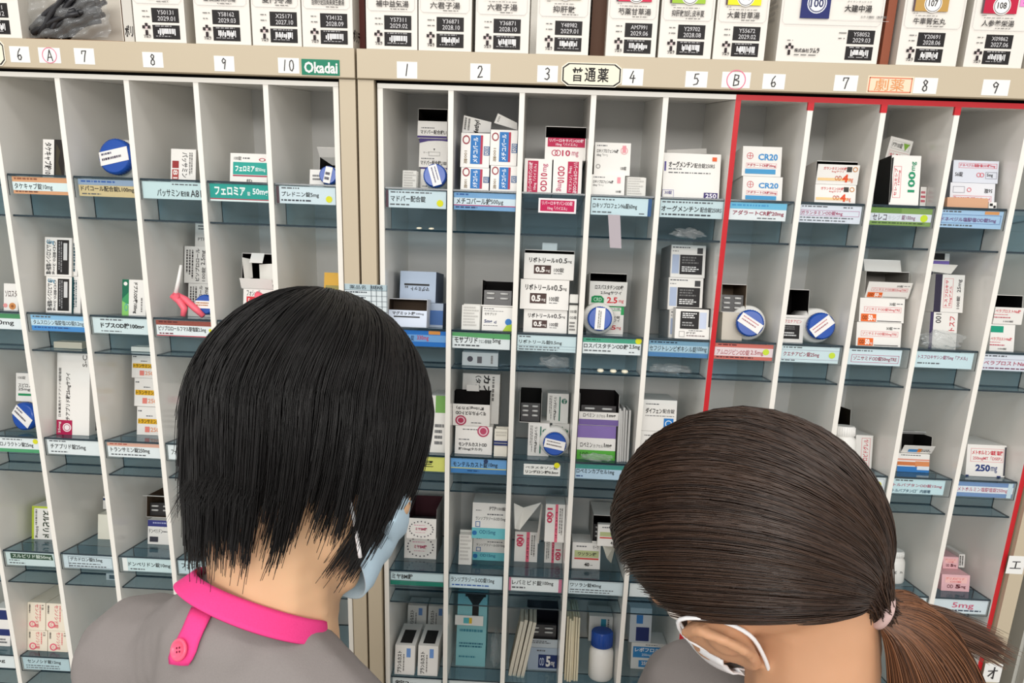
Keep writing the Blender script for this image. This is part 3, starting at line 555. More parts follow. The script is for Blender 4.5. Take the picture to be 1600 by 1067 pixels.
def BAG(c, r, rect, desc, d=.01, dep=.05, lower=False, seed=1):
    z = np.array([0, YF, ROWZ[r]]); xl, yt, xr, yb = rect
    if lower:
        p0 = np.array([0, YF + .002, ROWZ[r] - LOW]) + U2 * d; a = on_plane(xl, (yt + yb) / 2, p0, U2); b = on_plane(xr, (yt + yb) / 2, p0, U2); n0 = .0008; x0, x1 = a[0], b[0]; hh = on_plane((xl + xr) / 2, yt, p0, U2)[2] - p0[2]; dep = min(dep, D2 - d - .004)
        o = p0.copy(); o[0] = x0; hh = max(.006, min(hh, .04))
    else:
        d, x0, x1, n0, n1 = cellframe(c, r, rect, d, None); hh = n1 - n0; o = frame(c, r, d, x0, n0)
    bm = bmesh.new(); bmesh.ops.create_icosphere(bm, subdivisions=4, radius=1); rr = np.random.default_rng(seed); ph = rr.uniform(0, 6, 12)
    for v in bm.verts:
        x, y, q = v.co; f = 1 + .14 * math.sin(7 * x + 4 * q + ph[0]) + .12 * math.sin(9 * y - 6 * x + ph[1]) + .10 * math.sin(13 * q + 11 * x + ph[2]) + .06 * abs(math.sin(17 * x + 3 * y + ph[3]))
        v.co = (((x * f * .8) * .5 + .5) * (x1 - x0), ((y * f * .8) * .5 + .5) * dep, max(0, (q * f * .8) * .5 + .42) * hh)
    me = bpy.data.meshes.new('plastic_bag'); bm.to_mesh(me); bm.free(); me.materials.append(M_BAG); me.polygons.foreach_set('use_smooth', [True] * len(me.polygons))
    ob = bpy.data.objects.new('plastic_bag', me); COL.objects.link(ob); ob.matrix_world = basis(o) if not lower else Matrix.Translation(Vector(o))
    tag(ob, '%s, %s' % (desc, where(c, r)), 'plastic bag', 'crumpled plastic bags on the shelves'); return ob
def PILL(c, r, px, py, rx, desc, name='loose_tablet', tall=.5):
    p0 = np.array([0, YF + .002, ROWZ[r] - LOW]) + U2 * .008; p = on_plane(px, py, p0, U2); R = rx * .00105
    b = MB(); b.lathe([(R * .3, -R * tall), (R * .85, -R * tall * .7), (R, 0), (R * .85, R * tall * .7), (R * .3, R * tall)], (0, 0, R * tall), (0, 0, 1), M_PILL, 18)
    o = b.build(name, loc=(p[0], p0[1], p0[2] + .0006)); tag(o, '%s, %s' % (desc, where(c, r)), 'tablet', 'loose tablets'); return o
def CARDLOW(c, r, rect, desc, ops, col=WHT, d=.02):
    """a carton lying in the low pocket under a tray"""
    p0 = np.array([0, YF + .002, ROWZ[r] - LOW]) + U2 * d; xl, yt, xr, yb = rect; ym = (yt + yb) / 2
    x0, x1 = on_plane(xl, ym, p0, U2)[0], on_plane(xr, ym, p0, U2)[0]; h = min(max(on_plane(xl, yt, p0, U2)[2] - p0[2], .004), .045)
    m_ = MB(); m_.box(0, x1 - x0, 0, D2 - d - .004, 0, h, mat(col)); m_.prints(ops, (0, 0, h), (x1 - x0, 0, 0), (0, 0, -h), (0, -1, 0))
    o = m_.build('medicine_carton', loc=(x0, p0[1], p0[2] + .0006)); o.rotation_euler = (-A2, 0, 0); tag(o, '%s, %s' % (desc, where(c, r)), 'medicine box', 'medicine cartons on the shelves'); return o
DK = (30, 28, 28); TEAL = (0, 122, 112); CRM = (178, 30, 74); ORG = (226, 120, 50); NAV = (34, 48, 104); BLU = (52, 120, 186); GRN = (30, 140, 88); RD = (200, 60, 70); PUR = (110, 84, 160)
CAPL = [Li(.08, .14, .5, .4, 1, (90, 90, 110)), Li(.08, .5, .95, .8, 1, (60, 50, 70))]
# ---- green-badge cabinet, top row
C('L6', 1, (67, 218, 101, 270), 'white carton with a painted dark opening', [T(.08, .08, .42, .92, 'タケキャブ錠10', BLK, -90, .02), Rr(.52, .0, 1, .99, (34, 28, 24)), ('p', [(.62, .1), (.8, .3), (.72, .6), (.9, .95), (.6, .95)], (62, 56, 40))], d=.03)  # closed box; the dark opening and its blister are painted on the front
BT('L7', 1, (178, 244, 27), 'big bottle lying with blue cap facing out', .02, CAPL, lrot=12, yaw=-8)
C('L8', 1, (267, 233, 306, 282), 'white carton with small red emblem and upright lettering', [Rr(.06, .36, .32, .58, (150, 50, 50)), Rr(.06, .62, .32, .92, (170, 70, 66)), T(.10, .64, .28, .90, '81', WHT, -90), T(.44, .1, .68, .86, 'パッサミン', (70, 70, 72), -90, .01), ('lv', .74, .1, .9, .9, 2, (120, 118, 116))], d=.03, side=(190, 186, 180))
C('L9', 1, (360, 240, 418, 288), 'white carton with teal lettered band and crimson line', [T(.1, .1, .3, .24, '100錠', (90, 88, 86)), Li(.34, .14, .6, .22), ('O', .86, .2, .09, .03, (180, 60, 80), .5), Rr(.08, .30, 1, .72, TEA), T(.14, .42, .66, .62, 'フェロミア', (236, 244, 240), 0, .04), T(.68, .46, .95, .62, '錠50mg', (226, 240, 238)), Rr(.08, .74, 1, .78, (170, 40, 70)), T(.46, .88, .6, .98, 'ED', BLK)], d=.02, fo=.001, flap=(.5, .02, 150, .5, (112, 116, 40)), blis=False, cap=True)
C('L10', 1, (484, 265, 506, 290), 'small white carton end', [Li(.2, .3, .8, .7, 2)], d=.03, dep=.06)
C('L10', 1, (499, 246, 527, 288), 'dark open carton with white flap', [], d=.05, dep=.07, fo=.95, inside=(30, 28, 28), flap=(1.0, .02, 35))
BT('L10', 1, (513, 274, 14), 'blue capped bottle peeping beside the post', .012, [('lv', .2, .1, .8, .9, 2, (60, 60, 80))], lrot=80)
# second row
C('L5', 2, (6, 443, 28, 486), 'white carton with orange ring emblems', [T(.1, .24, .95, .5, 'ソロスタ', (80, 60, 60)), ('o', .62, .84, .24, (206, 140, 84)), ('o', .62, .84, .1, (150, 90, 50)), ('o', .12, .82, .15, (226, 150, 150))], d=.03)
BX = [T(.05, .1, .25, .96, 'タムスロシン塩酸塩', (40, 44, 48), -90, .02), T(.28, .1, .42, .96, 'OD錠0.2mg', (60, 62, 66), -90), Rr(.46, .06, .9, .95, DK), ('lv', .52, .1, .68, .9, 2, (140, 140, 142)), Rr(.70, .14, .84, .58, (206, 206, 206)), T(.08, .06, .34, .2, '0.2mg', (90, 150, 180))]
C('L6', 2, (72, 432, 112, 487), 'lower carton with black panel and dark teal side', BX, d=.03, dep=.06, sops=[Rr(0, 0, 1, 1, (10, 84, 92))])
C('L6', 2, (70, 371, 112, 430), 'upper white carton with black data panel', BX, d=.03, dep=.06, on=0)
C('L6', 2, (114, 432, 126, 487), 'lower pale carton squeezed beside the partition', [('lv', .1, .1, .6, .9, 2, (60, 90, 100))], d=.035, dep=.07)
C('L6', 2, (114, 374, 121, 430), 'upper pale carton squeezed beside the partition', [('lv', .1, .1, .8, .9, 1, (60, 90, 100))], d=.035, dep=.07, on=2)
C('L7', 2, (191, 437, 228, 493), 'carton with dark and light green edge', [Rr(0, 0, .28, .55, (20, 104, 76)), ('p', [(0, .55), (.28, .35), (.28, .7), (0, .62)], (60, 150, 96)), ('p', [(0, .6), (.28, .72), (.28, 1), (0, 1)], (132, 196, 104)), ('o', .14, .12, .08, WHT), ('O', .18, .78, .08, .03, (90, 170, 150), 2), T(.46, .08, .66, .94, 'ドプスOD錠100mg', BLK, -90, .025), ('lv', .8, .5, .9, .95, 1, GRY)], d=.03)
BV = [('lv', .08, .1, .42, .95, 3, (70, 66, 66)), T(.46, .06, .62, .94, 'ビソプロロール', BLK, 90, .02), T(.68, .1, .9, .5, '2.5mg', (60, 58, 58), 90), T(.72, .56, .88, .94, '100錠', (90, 88, 88), 90)]
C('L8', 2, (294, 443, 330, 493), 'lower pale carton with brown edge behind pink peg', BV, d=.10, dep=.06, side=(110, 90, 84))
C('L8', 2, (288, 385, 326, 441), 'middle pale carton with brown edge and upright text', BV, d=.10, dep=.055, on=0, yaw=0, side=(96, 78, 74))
C('L8', 2, (305, 350, 328, 384), 'topmost small pale carton', [Li(.2, .06, .9, .3, 2), T(.2, .6, .7, .74, 'PTP', GRY)], d=.11, dep=.04, on=1)
BT('L8', 2, (322, 476, 15), 'blue capped bottle beside the pink peg', .014, [Li(.05, .2, .9, .8, 2, (180, 120, 60))], lrot=0)
C('L9', 2, (380, 452, 432, 500), 'white carton with red dose square under open carton', [T(.1, .02, .5, .22, 'フォシーガ', (60, 58, 58)), Rr(.1, .24, .42, .56, (206, 40, 52)), T(.14, .3, .38, .5, '5mg', WHT), T(.46, .3, .9, .52, '100錠', (60, 58, 58))], d=.03)
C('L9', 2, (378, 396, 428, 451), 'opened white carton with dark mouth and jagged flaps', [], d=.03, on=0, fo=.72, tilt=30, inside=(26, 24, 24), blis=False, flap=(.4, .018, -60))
LF('L9', 2, [[(378, 402), (393, 405), (395, 434), (382, 436)], [(405, 413), (427, 412), (427, 445), (406, 436)]], 'torn white cardboard flaps in the open carton', .024, name='cardboard_scrap')
C('L10', 2, (506, 426, 531, 488), 'yellow carton beside the post', [Rr(.1, .25, 1, .62, (150, 140, 80)), T(.15, .42, .9, .58, 'プロマック', (236, 230, 190)), Li(.15, .7, .8, .8)], d=.04, col=(214, 166, 62))
# third row
BT('L5', 3, (27, 655, 21), 'bottle lying with blue cap and slanted label', .03, CAPL, lrot=-35, yaw=-14, col=(226, 220, 198))
C('L5', 3, (25, 583, 50, 627), 'white carton with green line above bottle', [T(.12, .1, .6, .22, '100錠', GRY), T(.15, .36, .95, .5, 'スピロノ', BLK), T(.15, .52, .9, .64, '25mg', BLK), Rr(.15, .72, .95, .8, GRN)], d=.05, on='px', dep=.06)
C('L6', 3, (89, 552, 140, 680), 'tall white carton with upright lettering and magenta square', [T(.05, .18, .13, .78, '日本薬局方チアプリド塩酸塩錠', (60, 58, 58), 90), T(.27, .24, .43, .82, 'チアプリド錠25mgサワイ', BLK, 90, .02), Rr(0, .82, .48, 1, (170, 20, 74)), ('o', .32, .91, .13, (236, 226, 228)), ('O', .32, .91, .10, .02, (170, 60, 90)), T(.05, .84, .14, .98, '25mg', WHT, 90), T(.78, .02, .92, .16, 'S-C', GRY, 90)], d=None, dep=.06, sops=[Rr(.3, .52, .8, .96, (28, 28, 30)), Li(.35, .58, .75, .9, 5, (90, 90, 90))])
TR = [Li(.05, .12, .25, .2), Li(.4, .3, .8, .36), Rr(.05, .42, 1, .6, (222, 172, 30)), T(.08, .43, .98, .59, 'トランサミン錠', (40, 34, 20), 0, .02), Rr(.36, .7, .56, .9, (226, 130, 120)), T(.6, .72, .98, .88, '250', (230, 150, 110))]
C('L7', 3, (214, 636, 250, 680), 'lowest of three cartons with gold lettered band', TR, d=None, dep=.1)
C('L7', 3, (210, 591, 246, 635), 'middle of three cartons with gold lettered band', TR, d=.06, dep=.1, on=0)
C('L7', 3, (206, 552, 241, 590), 'topmost of three cartons with gold lettered band', TR, d=.06, dep=.1, on=1)
C('L8', 3, (289, 600, 320, 680), 'pale carton with pink edge half hidden by black hair', [Rr(0, .25, .6, .38, (220, 110, 140)), Li(.1, .5, .9, .9, 4)], d=.06)
# fourth row
C('L5', 4, (50, 791, 84, 843), 'white carton framed in lime green', [Rr(0, 0, .1, 1, (182, 200, 60)), Rr(0, 0, 1, .06, (182, 200, 60)), ('lv', .16, .1, .3, .6, 1, GRY), T(.16, .6, .3, .96, '50mg', (50, 50, 50), -90), T(.5, .12, .8, .95, 'スルピリド', (44, 60, 40), -90, .04)], d=None, dep=.1, side=(182, 200, 60))
C('L6', 4, (153, 804, 180, 843), 'plain cream carton under a small blue-capped one', [], d=None, dep=.08, col=(230, 228, 214))
C('L6', 4, (161, 776, 180, 803), 'small white and navy carton standing on cream carton', [Rr(0, .12, 1, .3, (50, 70, 110))], d=.11, dep=.05, on=0)
C('L7', 4, (231, 813, 270, 851), 'white and blue topped carton under open brown carton', [Rr(0, 0, 1, .26, (54, 58, 126)), Li(.2, .08, .9, .18, 1, (170, 175, 210)), T(.06, .36, .6, .54, 'ドンペリドン', (80, 80, 84)), Li(.6, .44, .95, .52), Rr(.08, .68, .42, .9, (60, 60, 70))], d=None, dep=.08)
C('L7', 4, (229, 775, 270, 806), 'opened carton with brown inside', [], d=.08, dep=.07, on=0, fo=.95, inside=(92, 76, 62), tilt=0, flap=(1.05, .012, 10))
C('L8', 4, (330, 820, 350, 880), 'blue carton behind the black-haired head', [Rr(0, 0, 1, 1, (60, 130, 190))], d=None)
# fifth row
PB = [T(.08, .06, .16, .4, '錠', (60, 56, 56), -90), ('O', .28, .78, .18, .06, (224, 96, 120), 1.), T(.24, .72, .34, .84, 'C', (224, 96, 120)), T(.42, .06, .64, .9, 'センノシド錠', (214, 90, 100), -90), ('lv', .68, .08, .78, .8, 1, (220, 120, 124)), T(.80, .08, .9, .26, '12', (80, 70, 70), -90)]
for i, (rc, nm, on) in enumerate((((42, 985, 74, 1023), 'lower front cream carton lettered in pink, away from partition', None), ((75, 986, 106, 1024), 'lower cream carton lettered in pink, against the partition', None), ((35, 941, 71, 983), 'upper cream carton lettered in pink, away from partition', 0), ((72, 943, 103, 984), 'upper cream carton lettered in pink, against the partition', 1))):
    C('L5', 5, rc, nm, PB if i % 2 == 0 else PB[::-1], d=.02, dep=.1, on=on, col=(232, 222, 204))
C('L4', 5, (-12, 950, 16, 1022), 'white and navy carton at the cabinet corner', [Rr(.3, .05, .9, .3, NAV), Rr(0, .55, 1, .72, NAV), Li(.2, .8, .9, .95, 2)], d=.03)
# ---- red-edged cabinet, top row
MD = [Rr(0, .0, 1, .06, (70, 54, 120)), T(.14, .45, .36, .52, 'マーク', GRY), ('p', [(.5, .34), (.56, .34), (.53, .42)], BLK), ('f', .34, .46, .74, .6, .01, GRY), Li(.08, .68, .6, .74), T(.06, .76, .98, .93, 'マドパー配合錠L100', BLK, 0, .02)]
C('R1', 1, (657, 262, 699, 298), 'lowest white and purple carton behind blue cap', MD, d=.07, dep=.1)
C('R1', 1, (655, 217, 699, 263), 'middle white and purple carton with arc and arrow', MD + [('p', [(0, .16), (.3, .08), (.7, .05), (1, .08), (1, .0), (0, 0)], (70, 54, 120))], d=.07, dep=.1, on=0)
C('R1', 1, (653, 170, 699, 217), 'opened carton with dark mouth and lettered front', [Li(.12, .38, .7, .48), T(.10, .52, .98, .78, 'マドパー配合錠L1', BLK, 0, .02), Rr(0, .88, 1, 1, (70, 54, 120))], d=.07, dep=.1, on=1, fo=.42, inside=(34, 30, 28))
BT('R1', 1, (684, 275, 18), 'bottle with blue cap before the purple cartons', .006, [Li(.1, .2, .9, .4, 1, (60, 60, 110)), Li(.1, .55, .9, .8, 1, (90, 90, 120))], lrot=-72, blen=.03)
BN('R1', 1, (629, 265, 652, 296), 'small roll of printed foil strips', .05, .02, 5)
MC = [('O', .18, .2, .13, .04, (150, 60, 70), 1.2), T(.12, .52, .24, .9, '100錠', (130, 110, 80), -90), Rr(.34, .06, .68, .9, (44, 116, 184)), Rr(.68, .06, .76, .9, (176, 50, 74)), T(.42, .12, .6, .86, 'メチコバール', (228, 234, 242), 90, .03), ('f', .80, .38, 1., .64, .025, (60, 100, 150)), T(.83, .42, .98, .6, '500', (60, 100, 150), 90)]
for i, (rc, nm, on) in enumerate((((720, 262, 764, 300), 'lower blue-banded carton, nearer column one', None), ((766, 259, 808, 300), 'lower blue-banded carton, nearer column three', None), ((720, 208, 765, 258), 'upper blue-banded carton, nearer column one', 0), ((766, 203, 808, 255), 'upper blue-banded carton, nearer column three', 1))):
    C('R2', 1, rc, nm, MC, d=.012, dep=.11, on=on, side=(40, 70, 140), top=(40, 70, 140))
LF('R2', 1, [[(725, 180), (768, 191), (766, 207), (722, 207)]], 'curled leaflet with black lettering on the cartons', .02, ops=[T(.4, .1, .62, .95, 'Methyl', BLK, 90, .03), ('lv', .05, .1, .3, .9, 2, GRY)])
LF('R2', 1, [[(778, 177), (808, 192), (808, 203), (772, 192)]], 'curled leaflet leaning on the partition', .02, ops=[Li(.1, .2, .8, .8, 4, GRY)])
RV = [T(.10, .06, .3, .98, 'リバーロキサバンOD錠', (236, 220, 226), 90, .02)]
C('R3', 1, (819, 248, 862, 303), 'lower white and crimson carton with upward lettering', [Rr(.12, .06, .5, 1, CRM), T(.15, .1, .30, .96, 'リバーロキサバンOD錠', (238, 222, 228), 90, .02), T(.33, .16, .46, .9, '10mg「バイエル」', (238, 222, 228), 90), T(.6, .4, .84, .94, 'OD10', CRM, 90, .02), T(.68, .14, .86, .36, 'mg', (190, 90, 120), 90)], d=.015, dep=.1)
C('R3', 1, (864, 249, 909, 304), 'lower white and crimson carton with downward lettering', [Rr(.5, .06, .88, 1, CRM), T(.7, .08, .85, .98, 'リバーロキサバンOD錠', (238, 222, 228), -90, .02), T(.54, .2, .67, .92, '10mg「バイエル」', (238, 222, 228), -90), T(.16, .2, .4, .68, 'OD10', CRM, -90, .02), T(.12, .7, .3, .92, 'mg', (190, 90, 120), -90)], d=.015, dep=.1)
C('R3', 1, (852, 198, 916, 246), 'opened carton with crimson lettered band and dark mouth', [Rr(.06, .0, .97, .42, CRM), T(.1, .04, .94, .2, 'リバーロキサバンOD錠', (238, 222, 228), 0, .02), T(.26, .23, .78, .39, '10mg「バイエル」', (238, 222, 228)), ('O', .24, .7, .075, .018, CRM), ('O', .32, .7, .075, .018, CRM), T(.42, .56, .62, .84, '10', CRM, 0, .02), T(.66, .62, .82, .88, 'mg', (190, 110, 130))], d=.025, dep=.1, on=1, fo=.34, inside=(40, 34, 30))
LX = [Li(.06, .08, .46, .14), T(.06, .2, .66, .32, 'ロキソプロフェンNa錠', BLK, 0, .02), T(.06, .34, .36, .44, '60mg「トー」', BLK), Rr(.77, .08, .87, .3, (226, 150, 160)), ('O', .82, .24, .1, .015, (226, 140, 150)), ('O', .11, .74, .06, .015, GRY), T(.74, .72, .9, .84, '100錠', (60, 58, 58))]
C('R4', 1, (922, 273, 976, 310), 'lower white carton with small pink emblem', [(o[0], o[1], o[2] * 1.3, o[3], o[4] * 1.3, *o[5:]) if o[0] in 'trl' and o[2] < .5 else o for o in LX if o[0] != 'O'], d=.015, dep=.09)
C('R4', 1, (929, 223, 985, 270), 'upper white carton with small pink emblem', LX, d=.02, dep=.09, on=0)
BN('R4', 1, (978, 275, 1009, 308), 'fat roll of pale blister sheets', .02, .05, 7)
C('R5', 1, (1036, 240, 1125, 312), 'large white carton with purple dose square', [Rr(.015, .19, .045, .4, (80, 70, 140)), T(.09, .18, .53, .32, 'オーグメンチン', BLK, 0, .03), T(.54, .21, .9, .32, '配合錠250RS', (60, 58, 58)), Li(.09, .34, .4, .38), Li(.09, .42, .86, .46), Rr(.85, .07, .93, .16, (224, 96, 50)), ('f', 0, .82, .2, 1, .006, (120, 110, 170)), T(.04, .84, .17, .92, '30錠', (90, 84, 140)), Rr(.73, .86, .97, 1, (62, 50, 110)), T(.76, .88, .95, .98, '250', (240, 238, 244), 0, .02)], d=.012, dep=.1)
LF('R5', 1, [[(1042, 234), (1104, 232), (1104, 240), (1042, 240)]], 'folded plastic sheet behind the large white carton', .03, col=(190, 188, 184), name='folded_sheet')
CRP = [('O', .19, .32, .085, .015, (200, 90, 100)), Rr(.185, .22, .2, .42, (200, 90, 100)), Rr(.13, .31, .26, .33, (200, 90, 100)), T(.4, .24, .9, .46, 'CR20', (60, 140, 200), 0, .03), ('f', .1, .56, .88, .72, .006, (220, 130, 140)), T(.12, .58, .86, .70, 'アダラートCR錠20mg', (180, 40, 70), 0, .02), Rr(.08, .76, .86, .92, (70, 150, 200))]
C('R6', 1, (1160, 276, 1222, 318), 'lower white carton with sky-blue dose letters', CRP, d=.02, dep=.1)
C('R6', 1, (1160, 229, 1221, 275), 'upper white carton with sky-blue dose letters', CRP, d=.02, dep=.1, on=0)
GL = [T(.14, .12, .7, .28, 'ガランタミンOD錠', (200, 60, 60), 0, .02), T(.34, .3, .64, .42, '4mgサワイ', (200, 70, 60)), Rr(.70, .1, .82, .36, (60, 58, 56)), ('O', .9, .22, .06, .02, (200, 140, 80)), Rr(.03, .68, .8, .82, (238, 204, 150)), T(.44, .56, .6, .8, 'OD', (190, 90, 60)), T(.62, .48, .76, .88, '4', (220, 80, 40), 0, .05), T(.78, .68, .88, .9, 'mg', (220, 110, 60))]
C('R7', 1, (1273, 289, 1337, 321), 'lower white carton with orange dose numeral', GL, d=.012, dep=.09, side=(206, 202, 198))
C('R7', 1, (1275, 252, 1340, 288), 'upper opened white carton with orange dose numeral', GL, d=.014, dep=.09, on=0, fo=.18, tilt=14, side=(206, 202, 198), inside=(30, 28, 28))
C('R8', 1, (1384, 212, 1420, 248), 'tilted carton with lime corner behind torn carton', [('f', .12, .14, .9, .5, .008, GRY), T(.16, .2, .6, .44, 'PTP100錠', (50, 50, 50)), ('p', [(.62, .18), (.9, .18), (.74, .5)], (124, 170, 60)), ('f', .1, .6, .95, .95, .008, (210, 110, 120)), T(.14, .66, .9, .9, 'セレコキシブ', (200, 60, 80), 0, .02)], d=.062, dep=.06, roll=12, on='px')
C('R8', 1, (1391, 243, 1437, 312), 'white carton with painted dark tear and green 100mg lettering', [('p', [(0, .06), (.07, .04), (.05, .4), (.08, .7), (.03, .96), (0, .96)], DK), ('f', .10, .22, .36, .86, .012, (220, 110, 120)), T(.13, .26, .23, .82, 'セレコキシブ', (200, 50, 70), 90, .02), T(.25, .3, .33, .6, '100mg', (200, 60, 80), 90), T(.6, .32, .84, .74, '100', (30, 140, 100), 90, .03), T(.7, .12, .86, .3, 'mg', (30, 140, 100), 90)], d=.006, dep=.052, fo=.001, side=(22, 22, 22), blis=False, cap=True)  # black side and front patch paint the dark hole of the tear
C('R8', 1, (1438, 292, 1447, 318), 'small white lettered carton beside torn carton', [Li(.1, .2, .9, .8, 3, (200, 80, 100))], d=.03)
DN = [('f', .12, .12, .96, .34, .008, (220, 120, 130)), T(.15, .15, .92, .31, 'ドネペジル塩酸塩OD錠5mg', (200, 60, 80), 0, .02), T(.05, .52, .22, .74, '56錠', (50, 48, 50)), ('O', .57, .64, .05, .015, (210, 100, 110)), ('O', .64, .64, .05, .015, (210, 100, 110)), ('f', .72, .5, .97, .8, .008, (140, 140, 150)), T(.75, .56, .88, .74, '5mg', (60, 58, 60))]
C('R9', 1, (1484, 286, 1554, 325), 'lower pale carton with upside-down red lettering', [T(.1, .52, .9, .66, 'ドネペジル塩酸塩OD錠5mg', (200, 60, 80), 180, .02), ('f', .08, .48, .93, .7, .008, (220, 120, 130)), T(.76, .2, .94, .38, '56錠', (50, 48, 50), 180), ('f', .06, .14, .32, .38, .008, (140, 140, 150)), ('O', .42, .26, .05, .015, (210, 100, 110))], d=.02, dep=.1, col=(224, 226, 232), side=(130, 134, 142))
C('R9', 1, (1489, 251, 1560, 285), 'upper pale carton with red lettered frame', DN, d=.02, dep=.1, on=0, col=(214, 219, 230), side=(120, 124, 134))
BAGO = C('R9', 1, (1480, 309, 1544, 327), 'brown paper-wrapped pack before pale cartons', [], d=.006, dep=.008, col=(206, 160, 128), name='paper_pack')
C('R9', 1, (1545, 316, 1557, 327), 'small white printed scrap beside brown pack', [Rr(.1, .2, .5, .6, DK), Rr(.6, .5, .9, .9, DK)], d=.006, dep=.006, name='printed_scrap')
LF('R4', 1, [[(950, 335), (969, 336), (971, 388), (953, 387)]], 'pinkish paper strip hanging below the card', -.012, col=(172, 164, 170), name='paper_strip', dd=0)
# second row
MG = [T(.1, .08, .7, .3, 'マグミット錠', BLK, 0, .03), Rr(.14, .36, .82, .44, DK), T(.72, .14, .92, .28, '330mg', (60, 60, 66))]
C('R1', 2, (630, 473, 692, 520), 'back lower blue-grey carton', [Rr(.6, .3, 1, .9, (70, 110, 170))], d=.05, dep=.1, col=(170, 184, 204), side=(90, 100, 120))
C('R1', 2, (625, 424, 681, 472), 'upper blue-grey carton with upside-down lettering', [Rr(.12, .40, .82, .46, DK), T(.3, .5, .82, .64, 'マグミット', BLK, 180, .03), Li(.14, .48, .26, .6)], d=.05, dep=.1, on=0, col=(178, 193, 214), side=(96, 110, 134))
C('R1', 2, (606, 467, 667, 518), 'front opened blue-white carton with brown mouth', MG, d=.012, dep=.035, fo=.40, col=(226, 228, 234), inside=(74, 62, 52), blis=False, panelcol=(214, 224, 240))
C('R2', 2, (753, 480, 805, 522), 'lower white carton with blue dose and green logo', [Li(.05, .06, .5, .12), Li(.05, .16, .85, .2), T(.08, .24, .48, .36, 'モサプリド', (60, 58, 58)), T(.08, .54, .34, .72, '5mg', (40, 60, 110), 0, .03), T(.4, .58, .48, .7, 'd', NAV), Li(.05, .78, .6, .82), ('o', .88, .62, .11, (50, 120, 190)), ('p', [(.7, 1), (.82, .76), (1, .7), (1, 1)], (170, 200, 60))], d=.02, dep=.09)
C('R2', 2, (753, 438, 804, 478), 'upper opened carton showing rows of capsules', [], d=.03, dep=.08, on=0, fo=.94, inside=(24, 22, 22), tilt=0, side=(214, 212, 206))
for i in range(3):
    for j in range(2):
        pass
BN('R2', 2, (721, 475, 751, 521), 'stack of pale blister sheets beside white carton', .02, .05, 8)
RB = [T(.1, .16, .62, .36, 'リボトリール', BLK, 0, .03), T(.63, .2, .68, .34, '錠', BLK), T(.69, .16, .86, .36, '0.5', (50, 48, 48), 0, .02), T(.87, .26, .95, .36, 'mg', (60, 58, 58)), Rr(.2, .46, .54, .8, (70, 50, 46)), T(.23, .52, .42, .74, '0.5', (238, 234, 230), 0, .05), T(.44, .64, .52, .74, 'mg', (220, 214, 210)), T(.6, .54, .8, .72, '100錠', (70, 68, 68)), Li(.6, .76, .8, .8)]
C('R3', 2, (818, 484, 886, 524), 'lowest white carton with brown dose square', RB, d=.02, dep=.09)
C('R3', 2, (813, 437, 889, 480), 'middle white carton with brown dose square', RB, d=.015, dep=.09, on=0)
C('R3', 2, (819, 391, 897, 436), 'topmost opened white carton with brown dose square', RB, d=.015, dep=.09, on=1, fo=.12, tilt=6, inside=(30, 28, 28), blis=False, flap=(.3, .012, 80, .15, (200, 212, 216)))
BN('R3', 2, (889, 459, 907, 524), 'foil bundle tied with black rubber bands', .008, .03, 5, band=[(.72, (40, 40, 40))], text=[T(.1, .4, .9, .48, 'OD錠', (60, 60, 60)), T(.1, .55, .9, .63, 'OD錠', (60, 60, 60)), Li(.1, .7, .8, .95, 3, GRY)])
RS = [T(.14, .14, .9, .34, 'ロスバスタチンOD錠', BLK, 0, .025), T(.3, .4, .86, .56, '2.5mgサワイ', BLK, 0, .02), ('p', [(.06, .9), (.06, .66), (.14, .6), (.32, .6), (.4, .72), (.4, .9)], (30, 140, 84)), T(.12, .68, .34, .84, 'CRD', (190, 226, 206)), T(.48, .64, .76, .9, '2.5', (210, 50, 60), 0, .03), T(.8, .76, .93, .9, 'mg', (214, 90, 96))]
C('R4', 2, (917, 478, 974, 528), 'lower green-topped white carton behind blue cap', [Rr(0, 0, 1, .16, (40, 160, 90)), Rr(.92, .0, 1, .3, (40, 160, 90)), Rr(.5, .04, .92, .14, (236, 240, 236)), T(.52, .05, .9, .13, 'PTP100錠', (60, 70, 64)), T(.6, .34, .9, .44, 'ンOD錠', BLK), T(.62, .46, .9, .56, 'サワイ', BLK), T(.6, .68, .8, .84, '.5', RD, 0, .03), T(.82, .74, .94, .84, 'mg', RD)], d=.066, dep=.09)
C('R4', 2, (921, 427, 979, 476), 'upper opened carton with green corner and red dose', RS, d=.062, dep=.08, on=0, fo=.26, tilt=14, inside=(26, 24, 24), blis=False)
BT('R4', 2, (931, 507, 19), 'white bottle with blue cap and upright label', d=.006, fat=1.34, ops= [Li(.06, .3, .92, .7, 2, (120, 120, 110))], lrot=88, blen=.03)
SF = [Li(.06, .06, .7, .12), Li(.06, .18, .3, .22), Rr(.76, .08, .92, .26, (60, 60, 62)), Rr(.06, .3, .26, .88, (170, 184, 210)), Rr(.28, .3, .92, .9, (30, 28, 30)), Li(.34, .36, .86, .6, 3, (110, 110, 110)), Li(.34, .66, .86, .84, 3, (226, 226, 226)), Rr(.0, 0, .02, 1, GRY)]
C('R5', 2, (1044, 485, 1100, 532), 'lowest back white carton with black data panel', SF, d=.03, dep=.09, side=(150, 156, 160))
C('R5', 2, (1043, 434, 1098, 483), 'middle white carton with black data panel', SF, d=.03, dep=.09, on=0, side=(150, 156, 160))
C('R5', 2, (1047, 383, 1102, 433), 'topmost white carton with black data panel', SF, d=.03, dep=.09, on=1, side=(150, 156, 160))
